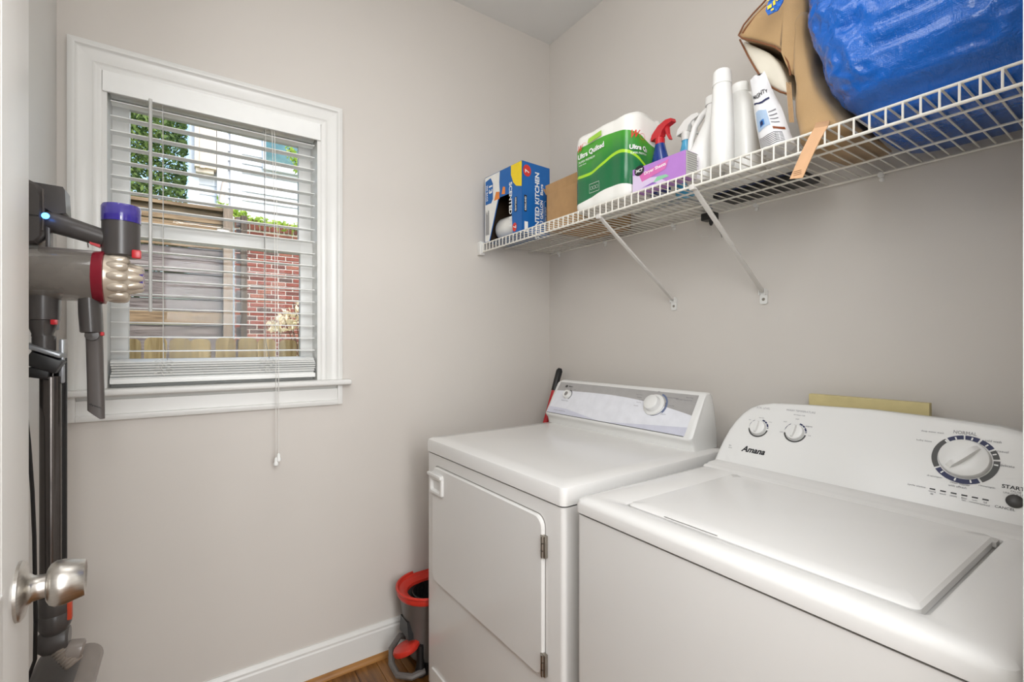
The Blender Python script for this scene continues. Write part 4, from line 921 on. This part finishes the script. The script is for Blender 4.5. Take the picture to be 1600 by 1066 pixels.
# 9 blue bag
BG = thing('blue_bag', 'large glossy blue woven carrier bag stuffed full at the right end of shelf', 'bag', (1.25, .28, DECK))
xf = [(DECK, 1.135), (1.712, 1.118), (1.735, 1.078), (1.78, 1.055), (1.84, 1.045), (1.92, 1.052), (2.02, 1.075), (2.12, 1.12), (2.16, 1.17)]
b = B(); NU, NZ = 150, 90; V = []
def ridged(v): return 1-abs(noise.noise(v))*2
for j in range(NZ+1):
    z = DECK+.002+.455*j/NZ; yl = smooth_interp(blueL, z); x0 = smooth_interp(xf, z); y0, y1, x1 = .092, yl, 1.45
    if z > 2.05: k = (z-2.05)/.10; y1 -= .10*k; x1 -= .12*k
    cx, cy, rx, ry = (x0+x1)/2, (y0+y1)/2, (x1-x0)/2, (y1-y0)/2; row = []
    for i in range(NU):
        a = 2*pi*i/NU; c, s_ = math.cos(a), math.sin(a)
        v = Vector((cx+rx*abs(c)**.42*(1 if c > 0 else -1), cy+ry*abs(s_)**.42*(1 if s_ > 0 else -1), z))
        amp = min(1, (z-DECK)/.03)
        q = Vector((v.x*7, v.y*9+v.z*5, v.z*9-v.y*7))
        k = .014*noise.noise(q)+.011*(ridged(q*1.7+Vector((5, 2, 1)))-.5)+.007*(ridged(q*3.6)-.5)+.003*(ridged(q*8)-.5)
        if z < 1.735: k *= .5
        v += Vector((c, s_*.6, 0))*k*amp; v.y = max(v.y, .090)
        row.append(b.bm.verts.new(v))
    V.append(row)
b.bridge(V); b.bm.faces.new(V[0][::-1]); b.bm.faces.new(V[-1]); b.build('bag_body', M_bluebag, BG, smooth='all')
# dark blue base folds seen through the wires
L = []
for i in range(6):
    z = DECK+.0005+.03*i/5; L.append(bagring(z, 1.10-.01*(i/5), 1.46, .098, smooth_interp(blueL, z)+.004, .004, 20, 9, 60, .4))
# hanging handle end
hp = [(1233, -46, 1.10), (1220, -22, 1.06), (1213, 0, 1.050), (1209, 12, 1.050), (1207, 22, 1.052)]
b = B(); rows = []
for x, y, X in hp:
    p = onX(x, y, X); w = .018 if y < 18 else .010; rows.append([p+Vector((0, w, .004)), p+Vector((0, -w, .002)), p+Vector((.003, -w, .002)), p+Vector((.003, w, .004))])
b.loops(rows); b.build('bag_handle', M_bluebag, BG, smooth=True)
p = onX(1209, 8, 1.0485); hf = Fr(p, (0, -1, .05), (.0, .05, 1), .001)
d = Dec(hf); d.rect(-.013, -.004, -.002, .006).rect(-.001, .004, -.001, .009).rect(.006, .014, .004, .010).rect(-.006, .0, -.010, -.006).rect(-.012, .012, .016, .019)
d.build('yellow_print', M_boxy, BG)
# 10 low things lying at the back of the deck
cs = thing('black_case', 'flat black padded case lying at the back of the shelf behind the bottles', 'case', (1.39, .62, DECK))
B().box(1.345, 1.462, .60, .86, DECK, DECK+.018, .008, 3).build('case_body', M_black, cs, smooth=True)
B().tube([(1.348, .61, DECK+.01), (1.342, .64, DECK+.0105), (1.342, .82, DECK+.0105), (1.348, .85, DECK+.01)], .0016, 6).build('zip', mat('navy_zip', '23305c', .5), cs)
pb = thing('paper_stack', 'thin stack of white papers lying behind the tissue pack', 'papers', (1.38, 1.0, DECK))
for i in range(4):
    b = B(); a = R(random.uniform(-5, 5)); b.obox((1.375+random.uniform(-.006, .006), 1.03, DECK+.0025+.004*i), (math.cos(a), math.sin(a), 0), (-math.sin(a), math.cos(a), 0), (0, 0, 1), .075, .105, .0018)
    b.build('sheet', mat('paper_%d' % (i % 2), ('e9e6df', 'c9cdd6')[i % 2], .6), pb)
ad = thing('power_adapter', 'black power adapter with thin loose cables hanging below the shelf back', 'power adapter', (1.44, .93, SZ-.02))
pa = onX(1108, 329, 1.44)
B().box(1.425, 1.462, pa.y-.022, pa.y+.022, SZ-.033, SZ-.008, .004).build('adapter_body', M_black, ad, smooth=True)
B().lathe((1.445, pa.y-.004, SZ-.032), (0, 0, -1), [(0, .008), (.012, .006), (.018, .003)], 12).build('plug_boot', M_black, ad, smooth=True)
def cpts(L, X): return [onX(x, y, X) for x, y in L]
B().tube(cpts([(1113, 339), (1116, 348), (1122, 358), (1127, 367), (1128, 371)], 1.462), .0014, 6).build('cable', mat('grey_cable', '8b8884', .6), ad, smooth=True)
B().tube(cpts([(1088, 325), (1086, 345), (1088, 362), (1097, 370), (1108, 369), (1114, 360), (1111, 350), (1101, 341), (1094, 333), (1096, 325)], 1.465), .0012, 6).build('cable', mat('white_cable', 'd8d5cf', .6), ad, smooth=True)
# ------------------------------------------------------------------ cordless stick vacuum on its wall dock
VY = 1.30
def v(x, y, dY=0): return onY(x, y, VY+dY)
VX = lambda px: v(px, 500).x
U = .00133
vd = thing('vacuum_dock', 'dark wall dock behind the stick vacuum on the left wall', 'dock', (F_, VY, 1.4))
B().box(F_+.0005, F_+.018, VY-.035, VY+.035, 1.12, 1.34, .005).box(F_+.015, VX(58), VY-.02, VY+.02, 1.30, 1.332, .005).build('dock_plate', M_dk, vd, smooth=True)
c0 = [v(48, 650), v(52, 690), v(57, 760), v(60, 830), v(61, 900), v(62, 960), v(61, 1018)]
for c_ in c0: c_.x = c_.x
B().tube([Vector((F_+.012, VY-.01, 1.14))]+[c+Vector((0, -.03, 0)) for c in c0]+[Vector((F_+.01, VY+.05, .45)), Vector((F_+.008, VY+.1, .3))], .0032, 8).build('charging_cable', M_black, vd, smooth=True)
# spare nozzle clipped to the dock
q0 = v(93, 470, .12)
B().lathe((q0.x, VY+.06, q0.z+.02), (0, 0, -1), [(0, .013), (.055, .013), (.07, .010), (.085, .0095)], 16).build('spare_nozzle', mat('blue_grey_nozzle', '8b9299', .3), vd, smooth=True)
B().box(q0.x-.004, q0.x+.004, VY+.043, VY+.047, q0.z-.05, q0.z-.025, .002).build('release_button', M_redp, vd)
va = thing('stick_vacuum', 'cordless stick vacuum with purple filter cap and clear bin on the left wall', 'vacuum cleaner', (VX(80), VY, .60))
# battery grip block
x0, x1 = F_+.018, VX(72)
zt, zb = v(60, 284).z, v(60, 387).z
b = B(); P = [(x0, zb+.01), (x0, zt), ((x0+x1)/2, zt), (x1-.006, zt-.012), (x1, zt-.03), (x1+.001, zb+.022), (x1-.008, zb+.004), ((x0+x1)/2, zb)]
b.loops([[Vector((x, VY+yy, z)) for x, z in [(px+(.0 if abs(yy) < .03 else -.004 if px > x0+.01 else 0), pz+(0 if abs(yy) < .03 else (-.004 if pz > 1.45 else .004))) for px, pz in P]] for yy in (-.034, -.028, .028, .034)])
bt = b.build('battery', M_dk, va, smooth=True)
B().tube([(x1+.0005, VY-.030, zt-.02), (x1+.002, VY-.031, (zt+zb)/2), (x1+.0005, VY-.030, zb+.03)], .0016, 6).build('edge_line', M_dk2, bt, smooth=True)
B().box(x0, x1-.004, VY-.0352, VY-.034, v(60, 341.6).z, v(60, 343).z).build('seam', M_black, bt)
b = B(); hx0, hx1 = VX(72), VX(103); z1, z0 = v(88, 291).z, v(88, 333).z
b.prism([(hx0-.02, VY-.010, z1), (hx1-.003, VY-.010, z1-.002), (hx1, VY-.010, z1-.008), (hx1+.002, VY-.010, z0), (hx1-.016, VY-.010, z0-.004), (hx0-.02, VY-.010, z0+.02)], (0, .05, 0)).build('handle_top', M_dk, va, smooth=True)
# sloping handle
A_, Bq = v(82, 347), v(164, 373)
ha = (Bq-A_).normalized()
B().tube([A_-ha*.012, A_, A_.lerp(Bq, .5), Bq, Bq+ha*.01], [.018, .0215, .0195, .0185, .0185], 18, flat=.9).build('handle', M_dk, va, smooth=True)
l0 = v(76.5, 343); B().lathe((l0.x+.001, VY-.0335, l0.z), (0, -1, 0), [(0, .006), (.001, .0055), (.0015, 0)], 14).build('indicator_light', M_blueled, va)
t0 = v(150, 379); B().prism([v(140, 372)+Vector((0, -.008, 0)), v(159, 377)+Vector((0, -.008, 0)), v(157, 388)+Vector((0, -.008, 0)), v(141, 382)+Vector((0, -.008, 0))], (0, .012, 0)).build('trigger', M_redp, va)
B().tube([v(138.5, 372), v(137, 380), v(138, 387)], .0012, 6).build('trigger_guard', M_dk2, va)
B().box(VX(73), VX(81), VY-.014, VY+.014, v(78, 392).z, v(78, 350).z, .003).build('handle_post', M_dk, va, smooth=True)
B().box(VX(62), VX(165), VY-.018, VY+.018, v(110, 399).z, v(110, 390.5).z, .003).build('lower_bar', M_dk2, va, smooth=True)
# motor housing
mc = v(189.5, 360); mr = .0325
zt, zm, zb = v(189, 322).z, v(189, 349).z, v(189, 396).z
B().lathe((mc.x, VY, zb-.008), (0, 0, 1), [(0, mr-.003), (.003, mr), (zm-zb+.008, mr), (zm-zb+.009, mr-.002)], 40).build('motor_housing', M_dk, va, smooth=True)
fc = B().lathe((mc.x, VY, zm+.0005), (0, 0, 1), [(0, mr+.001), (zt-zm-.006, mr+.0012), (zt-zm-.001, mr-.001), (zt-zm, mr-.006)], 40).build('filter_cap', M_purp, va, smooth=True)
B().lathe((mc.x, VY, zm+.001), (0, 0, 1), [(0, mr-.004), (.014, mr-.004), (.0145, mr-.012)], 30).build('filter_pad', mat('filter_blue', '2f2a86', .6), va, smooth=True)
# bin, ring, cyclone (axis along x)
zc = v(130, 432).z
bx0, bx1 = F_+.03, VX(151)
B().lathe((bx0, VY, zc), (1, 0, 0), [(0, .040), (.004, .0465), (.012, .048), (.014, .050), (.05, .0515), (bx1-bx0-.03, .0515), (bx1-bx0, .0515)], 48).build('dust_bin', M_smoke, va, smooth=True)
b = B(); b.lathe((bx0+.012, VY, zc), (1, 0, 0), [(0, .030), (.03, .036), (.06, .038), (bx1-bx0-.04, .040), (bx1-bx0-.015, .043)], 30)
b.build('bin_shroud', M_inner, va, smooth=True)
B().lathe((bx0-.006, VY, zc), (1, 0, 0), [(0, .040), (.003, .050), (.010, .052), (.013, .052), (.014, .049)], 40).build('bin_door', M_smoke, va, smooth=True)
B().lathe((bx1-.004, VY, zc), (1, 0, 0), [(0, .0520), (.004, .0535), (.012, .0545), (.014, .0555), (.018, .0555), (.019, .052)], 48).build('bin_ring', M_dred, va, smooth=True)
cx = bx1+.015; LC = VX(226)-cx
B().lathe((cx, VY, zc), (1, 0, 0), [(0, .050), (LC*.3, .047), (LC*.55, .034), (LC*.8, .026), (LC*.9, .020)], 40).build('cyclone_core', M_champ, va, smooth=True)
pr_ = None
for ring, (r0, r1, xs, xe, n, rr) in enumerate(((.040, .043, .0, .60, 12, .0105), (.027, .020, .42, .98, 9, .0088))):
    for k in range(n):
        a = 2*pi*(k+.5*ring)/n; e = Vector((0, math.cos(a), math.sin(a))); c = Vector((cx, VY, zc))
        pts = [c+Vector((LC*(xs+(xe-xs)*t), 0, 0))+e*(r0+(r1-r0)*t) for t in (0, .15, .35, .6, .8, .93, 1)]
        B().tube(pts, [rr*.55, rr*.9, rr*1.05, rr, rr*.9, rr*.72, rr*.35], 12).build('cyclone', M_champ, va, smooth=True)
B().lathe((cx+LC*.80, VY, zc), (1, 0, 0), [(0, .021), (LC*.10, .024), (LC*.17, .022), (LC*.20, .008), (LC*.2, 0)], 24).build('cyclone_cap', M_purp, va, smooth=True)
r1_ = v(219, 402); B().box(r1_.x-.012, r1_.x+.004, VY-.035, VY-.020, r1_.z-.008, r1_.z+.010, .003).build('release_catch', M_redp, va, smooth=True)
# inlet collar and wand
wx = VX(71); 
def vz(y, px=75): return v(px, y).z
B().lathe((wx-.004, VY, vz(455)), (0, 0, -1), [(0, .0255), (.01, .0262), (vz(455)-vz(500), .0255), (vz(455)-vz(501), .022), (vz(455)-vz(510), .021), (vz(455)-vz(522), .016), (vz(455)-vz(526), .0165)], 30).build('inlet_collar', M_dk, va, smooth=True)
B().box(wx+.012, wx+.022, VY-.03, VY-.018, vz(508), vz(500), .002).build('release_button', M_redp, va, smooth=True)
B().lathe((wx-.002, VY, vz(525)), (0, 0, -1), [(0, .0175), (.006, .0178), (vz(525)-vz(560), .0175)], 24).build('wand_neck', M_dk, va, smooth=True)
B().box(wx+.020, wx+.028, VY-.006, VY+.03, vz(600), vz(530), .003).build('wand_clip', mat('grey_clip', '8d8f92', .3, metal=.4), va, smooth=True)
b = B(); b.obox(Vector((wx, VY-.012, vz(547))), (1, 0, -.42), (0, 1, 0), (.42, 0, 1), .031, .030, .0045, .004); b.build('attachment_plate', mat('grey_clip', 'aaa'[:0] or '8d8f92'), va, smooth=True)
b = B(); b.obox(Vector((wx+.003, VY-.01, vz(566))), (1, 0, -.45), (0, 1, 0), (.45, 0, 1), .025, .026, .014, .005)
b.obox(Vector((wx-.006, VY-.01, vz(582))), (1, 0, -.2), (0, 1, 0), (.2, 0, 1), .016, .02, .010, .004); b.build('attachment_clip', M_black, va, smooth=True)
xa = VX(61.5)+.0165
B().lathe((xa, VY, vz(588)), (0, 0, -1), [(0, .0160), (.002, .0168), (vz(588)-vz(942), .0168)], 30).build('wand', M_wand2, va, smooth=True)
B().lathe((xa+.012, VY+.012, vz(560)), (0, 0, -1), [(0, .010), (.002, .0105), (vz(560)-vz(942), .0105)], 20).build('wand_spine', M_black, va, smooth=True)
xn = xa+.006
B().lathe((xn, VY, vz(930)), (0, 0, -1), [(0, .024), (.02, .0255), (vz(930)-vz(958), .026), (vz(930)-vz(959), .0252), (vz(930)-vz(960), .026), (vz(930)-vz(978), .0255), (vz(930)-vz(990), .020), (vz(930)-vz(994), .012)], 30).build('wand_end_collar', M_dk, va, smooth=True)
B().box(xn+.020, xn+.0275, VY-.016, VY-.004, vz(972), vz(935), .002).build('release_button', mat('orange_red_button', 'c5492f', .4), va, smooth=True)
# cleaner head: ribbed neck, joint and soft roller
zn = vz(1000)
B().lathe((xn-.028, VY, zn-.004), (1, 0, 0), [(0, .014), (.012, .0245), (.03, .0265), (.046, .0245), (.05, .02)], 26).build('neck_joint', M_dk, va, smooth=True)
B().lathe((xn+.004, VY-.006, zn-.012), (.55, -.25, -.8), [q for i in range(9) for q in ((i*.006, .0165), (i*.006+.003, .0145))], 22).build('ribbed_hose', mat('ribbed_grey', '948a80', .35, metal=.3), va, smooth=True)
B().box(xn-.05, xn+.035, VY-.06, VY+.14, zn-.16, zn-.085, .022, 4).build('cleaner_head', M_dk, va, smooth=True)
B().lathe((xn+.03, VY-.07, zn-.12), (0, 1, 0), [(0, .02), (.004, .03), (.20, .03), (.204, .02)], 26).build('roller_cover', mat('smoke_grey_cover', '8a817a', .2), va, smooth=True)
B().lathe((xn+.018, VY-.01, zn-.026), (1, 0, -.25), [(0, .016), (.004, .019), (.024, .019), (.028, .014)], 26).build('end_cap', mat('smoke_grey_cover', '8a817a', .2), va, smooth=True)
# crevice tool in holder at the front of the bin
ct = thing('crevice_tool', 'long grey crevice tool hanging down in front of the window casing', 'vacuum tool', (VX(143), VY, 1.2))
L = []
for y, xl, xr, ry in ((452, 134, 149, .018), (458, 126, 155, .024), (468, 121.5, 159, .0255), (490, 122, 161, .0255), (519, 124.5, 162, .0255), (520.5, 127, 160, .022)):
    a, c = v(xl, y), v(xr, y); m_ = (a+c)/2; rx = (c.x-a.x)/2
    L.append([Vector((m_.x+rx*math.cos(2*pi*k/30), VY+ry*math.sin(2*pi*k/30), m_.z)) for k in range(30)])
B().loops(L).build('socket', M_dk, ct, smooth=True)
L = []
for y, xl, xr, ry in ((519, 133.5, 160, .017), (528, 134, 161, .0155), (545, 134.5, 161.5, .0115), (600, 136, 163, .009), (639, 136.5, 164, .008)):
    a, c = v(xl, y), v(xr, y); L.append([Vector(((a.x+c.x)/2+(c.x-a.x)/2*(abs(math.cos(t))**.6)*(1 if math.cos(t) > 0 else -1), VY+ry*(abs(math.sin(t))**.7)*(1 if math.sin(t) > 0 else -1), a.z)) for t in [2*pi*k/30 for k in range(30)]])
a, c, e = v(136.5, 641), v(157, 654.5), v(164.5, 655)
def zend(x):
    if x <= a.x: return a.z
    if x <= c.x: return a.z+(c.z-a.z)*(x-a.x)/(c.x-a.x)
    return c.z
L.append([Vector((p.x, p.y, zend(p.x))) for p in L[-1]])
B().loops(L).build('nozzle', M_dk2 if False else mat('tool_grey', '57514e', .4), ct, smooth=True)
B().lathe(v(146, 524)+Vector((0, -.0165, 0)), (0, -1, 0), [(0, .012), (.002, .011), (.003, 0)], 20).build('joint_disc', M_dk, ct, smooth=True)
rb = v(162, 522); B().box(rb.x-.004, rb.x+.002, VY-.014, VY-.002, rb.z-.004, rb.z+.004, .0015).build('release_button', M_redp, ct)
cf = Fr(v(150, 634)+Vector((0, -.0098, 0)), (1, 0, 0), (0, 0, 1), .0)
Dec(cf).text('dyson', 0, 0, w=.021, h=.0042, rot=R(-28), shear=-.4, bold=.02).build('lettering', M_black, ct)
# ------------------------------------------------------------------ outdoors
GZ = -.55
box('ground', M_grass, -14, 16, 2.02, 30, GZ-.1, GZ, kind='structure')
# outside face of this house
b = B(); b.box(-6, WX0-.05, D+.161, D+.20, GZ, 3.3).box(WX1+.05, 8, D+.161, D+.20, GZ, 3.3).box(WX0-.05, WX1+.05, D+.161, D+.20, GZ, 1.06).box(WX0-.05, WX1+.05, D+.161, D+.20, 2.09, 3.3); b.build('wall_outside', M_siding, kind='structure')
box('roof_eave', M_siding, -6, 8, -5, D+.62, 3.3, 3.36, kind='structure')
# near picket fence
pf = thing('picket_fence', 'tan wooden dog-ear picket fence just below eye level outside the window', 'fence', (.3, 4.1, GZ))
pk = None; PWd = .140; x = -1.6; i = 0
def picket_mesh():
    w, t, h = PWd-.013, .019, 1.81; P = [(-w/2, 0), (w/2, 0), (w/2, h-.055)]
    for k in range(5): a = R(0+90*k/4); P.append((w/2-.038+.038*math.cos(a)*.95, h-.04+.03*math.sin(a)))
    for k in range(5): a = R(90+90*k/4); P.append((-w/2+.038+.038*math.cos(a)*.95, h-.04+.03*math.sin(a)))
    P.append((-w/2, h-.055)); return B().prism([(a, 0, c) for a, c in P], (0, t, 0))
while x < 2.6:
    loc = Vector((x, 4.1+random.uniform(-.003, .003), GZ+.03+random.uniform(-.008, .008)))-pf.location
    if pk is None: pk = picket_mesh().build('picket', M_picket, pf, local=True); pk.location = loc
    else: same(pk, 'picket', pf, loc, (0, R(random.uniform(-.4, .4)), 0))
    x += PWd; i += 1
for zz in (.25, 1.25): box('fence_rail', M_picket, -1.65, 2.6, 4.121, 4.16, GZ+zz, GZ+zz+.09, parent=pf)
# tall horizontal board fence
hf_ = thing('board_fence', 'tall weathered grey fence of horizontal boards with upright posts', 'fence', (-.6, 6.3, GZ))
HZ = 2.735; n = 23; bh = (HZ-GZ)/n
for i in range(n):
    z0 = GZ+i*bh
    x = -3.2
    for xe in (-.95 if i % 2 else -1.4, .40):
        o = B().box(x+.003, xe, 6.30+.022*(i % 2)+random.uniform(0, .01), 6.35, z0+.001, z0+bh-.002, .009).build('board', M_plank if random.random() < .8 else M_planktan, hf_); x = xe
    B().box(.455, .545, 6.345, 6.37, z0+.012, z0+bh-.014, .003).build('board', M_plank, hf_)
box('top_board', M_planktan, -3.2, .42, 6.24, 6.40, HZ, HZ+.035, parent=hf_)
def upost(px0, px1, Y, z1, m, nm):
    a, c = onY(px0, 400, Y), onY(px1, 400, Y); return B().box(a.x, c.x, Y, Y+.09, GZ, z1, .004).build(nm, m, hf_)
upost(349, 364, 6.22, HZ+.05, M_post, 'post'); upost(376.5, 386.5, 6.22, HZ-.02, M_postd, 'post')
# neighbour's house: brick base with siding above
hs = thing('neighbour_house', "neighbour's house with red brick base, white clapboard and a teal window", 'house', (1.2, 8.7, GZ))
BY = 8.60; bz1 = 3.06; hx0, hx1 = onY(298.5, 250, 8.7).x, 4.6
box('wall_core', M_siding, hx0+.01, hx1, BY+.13, BY+3, GZ, 7.2, parent=hs)
box('brick_backing', M_mortar, .60, hx1, BY+.012, BY+.14, GZ, bz1+.18, parent=hs)
protos = []
bl_, bhh, j_ = .197, .057, .0145
row = 0; z = .62
while z < bz1-.01:
    x = .60+(0 if row % 2 else -(bl_+j_)/2)
    while x < 2.02:
        a, c = max(x, .60), min(x+bl_, 2.02)
        if c-a > .05:
            ful = c-a > bl_-.001; m_ = random.choices(range(4), (6, 3, 2, 1))[0]
            key = (round(c-a, 3), m_)
            ex = [p for p in protos if p[0] == key]
            loc = Vector((a, BY+random.uniform(-.002, .003), z))-hs.location
            if ex: o = ex[0][1].copy(); COL.objects.link(o); o.parent = hs
            else:
                o = B().box(0, c-a, 0, .03, 0, bhh, .004, 1).build('brick', M_bricks[m_], hs, local=True); protos.append((key, o))
            o.location = loc
        x += bl_+j_
    z += bhh+j_; row += 1
x = .60
so = None
while x < 2.02:
    m_ = random.choice((0, 0, 1, 2)); o = B().box(0, bhh, 0, .035, 0, .165, .004, 1).build('soldier_brick', M_bricks[m_], hs, local=True); o.location = Vector((x, BY-.004, bz1+.01))-hs.location; x += bhh+j_
z = bz1+.19; i = 0
while z < 6.2:
    P = [(hx0, BY+.10, z), (hx0, BY+.085, z), (hx0, BY+.108, z+.15), (hx0, BY+.13, z+.15)]
    B().prism(P, (hx1-hx0, 0, 0)).build('siding_board', M_siding, hs); z += .148
box('corner_board', M_siding, hx0-.02, hx0+.10, BY+.05, BY+.14, 2.2, 7.2, .003, parent=hs)
def hrect(name, m, x0, y0, x1, y1, Y, th, bev=.003, parent=hs):
    a, c = onY(x0, (y0+y1)/2, Y), onY(x1, (y0+y1)/2, Y); zt_ = onY((x0+x1)/2, y0, Y).z; zb_ = onY((x0+x1)/2, y1, Y).z
    return box(name, m, a.x, c.x, Y, Y+th, zb_, zt_, bev, parent=parent)
hrect('lower_wall_panel', M_siding, 300, 268, 385, 372, BY+.10, .02)
hrect('bay_panel', M_cream, 304, 120, 338, 262, BY-.10, .2); hrect('bay_trim', M_pink, 312, 120, 320, 262, BY-.115, .02); hrect('bay_base', M_cream, 306, 262, 334, 270, BY-.06, .15)
hrect('bay_corner', M_siding, 339, 120, 356, 345, BY-.02, .1); hrect('pilaster', M_siding, 360, 120, 378, 345, BY+.04, .06)
B().tube([onY(351, 284, BY-.05), onY(348, 300, BY-.06), onY(345, 318, BY-.06), onY(344, 345, BY-.06)], .035, 10).build('downspout', M_pink, hs, smooth=True)
wn = hrect('house_window', M_siding, 411, 170, 486, 270, BY+.03, .07); hrect('window_pane', M_teal, 416, 174, 482, 259, BY+.02, .02, parent=wn); hrect('window_bar', M_siding, 416, 214, 482, 218, BY+.012, .01, parent=wn)
# leaves
def leaves(name, m, n, vol, size, parent, kind='stuff'):
    import numpy as np
    rs = np.random.RandomState(len(name)+n); V, F = [], []
    for i in range(n):
        p = Vector(vol(rs)); s_ = size*rs.uniform(.6, 1.3); d_ = Vector(rs.normal(size=3)).normalized(); e = d_.cross(Vector(rs.normal(size=3))).normalized()
        k = len(V); V += [p-d_*s_, p+e*s_*.42, p+d_*s_, p-e*s_*.42]; F.append((k, k+1, k+2, k+3))
    me = bpy.data.meshes.new(name); me.from_pydata([tuple(q) for q in V], [], F); me.materials.append(m)
    if parent is not None: me.transform(Matrix.Translation(-root_loc(parent)))
    o = bpy.data.objects.new(name, me); link(o, parent)
    if kind: o['kind'] = kind
    return o
tr = thing('leafy_tree', 'large leafy green tree beyond the board fence, upper left of the window', 'tree', (-1.9, 11.6, GZ))
B().tube([(-1.9, 11.6, GZ), (-1.85, 11.6, 1.5), (-1.9, 11.55, 3), (-1.7, 11.5, 5.5)], [.22, .18, .15, .06], 12).build('trunk', M_bark, tr, smooth=True)
for i in range(9):
    a = i*.7; B().tube([(-1.88, 11.56, 2.2+.35*i), (-1.88+.8*math.cos(a), 11.56+.6*math.sin(a), 2.9+.4*i), (-1.88+1.6*math.cos(a), 11.56+1.2*math.sin(a), 3.4+.4*i)], [.06, .04, .012], 7).build('branch', M_bark, tr, smooth=True)
def tv(rs):
    while True:
        q = rs.uniform(-1, 1, 3)
        if q.dot(q) < 1:
            p = (-1.6+q[0]*2.7, 11.5+q[1]*1.3, 4.6+q[2]*2.6)
            if p[0] < -.03 and noise.noise(Vector(p)*1.7) > -.22: return p
leaves('foliage', M_leaf, 42000, tv, .055, tr)
iv = thing('ivy_vine', 'bright green ivy trailing along the top of the brick wall', 'vine', (1.0, 8.5, 3.1))
pts = [onY(x, y, 8.42) for x, y in ((338, 322), (352, 330), (372, 336), (395, 344), (420, 350), (446, 356), (470, 362), (482, 366))]
B().tube(pts, .008, 6).build('stem', M_bark, iv)
def ivv(rs):
    t = rs.uniform(0, len(pts)-1.001); i = int(t); p = pts[i].lerp(pts[i+1], t-i); return (p.x, p.y+rs.uniform(-.08, .06), p.z+rs.normal()*.036+.015)
leaves('foliage', M_leafy, 480, ivv, .045, iv)
def sprig(name, label, m, stem, n, sz, Y):
    t = thing(name, label, 'branch', onY(stem[0][0], stem[0][1], Y)); P = [onY(x, y, Y) for x, y in stem]; B().tube([Vector((P[0].x+.25, Y, GZ)), Vector((P[0].x+.15, Y, 2.2))]+P, .008, 6).build('stem', M_bark, t)
    def vv(rs):
        q = rs.uniform(0, len(P)-1.001); i = int(q); p = P[i].lerp(P[i+1], q-i); return (p.x+rs.normal()*.045, p.y+rs.normal()*.05, p.z+rs.normal()*.05)
    leaves('foliage', m, n, vv, sz, t)
sprig('leafy_branch', 'yellow green leafy sprig in front of the teal window', M_leafy, [(496, 295), (478, 280), (466, 262), (458, 245), (452, 232)], 130, .05, 8.0)
sh_ = thing('pale_shrub', 'shrub with sunlight put into its pale leaf colour, in front of the brick wall', 'shrub', (1.75, 7.9, GZ))  # stands in for sunlit patches; their brightness is in the leaf colour
bc_ = onY(470, 480, 7.9)
for x, y in ((420, 497), (438, 482), (452, 492), (458, 470), (468, 484), (480, 466), (455, 512)):
    q = onY(x, y, 7.9); B().tube([(bc_.x+.1, 7.9, GZ), (bc_.x+.05, 7.9, .8), tuple(q)], [.012, .009, .004], 6).build('stem', M_bark, sh_)
def shv(rs):
    while True:
        x, y = rs.uniform(420, 486), rs.uniform(452, 520)
        if y < 520-(x-418)*.15 and y > 506-(x-418)*.72 and noise.noise(Vector((x*.10, y*.16, 0))) > .0: 
            p = onY(x, y, 7.9); return (p.x, p.y+rs.uniform(-.25, .25), p.z)
leaves('foliage', M_leafc, 420, shv, .05, sh_)
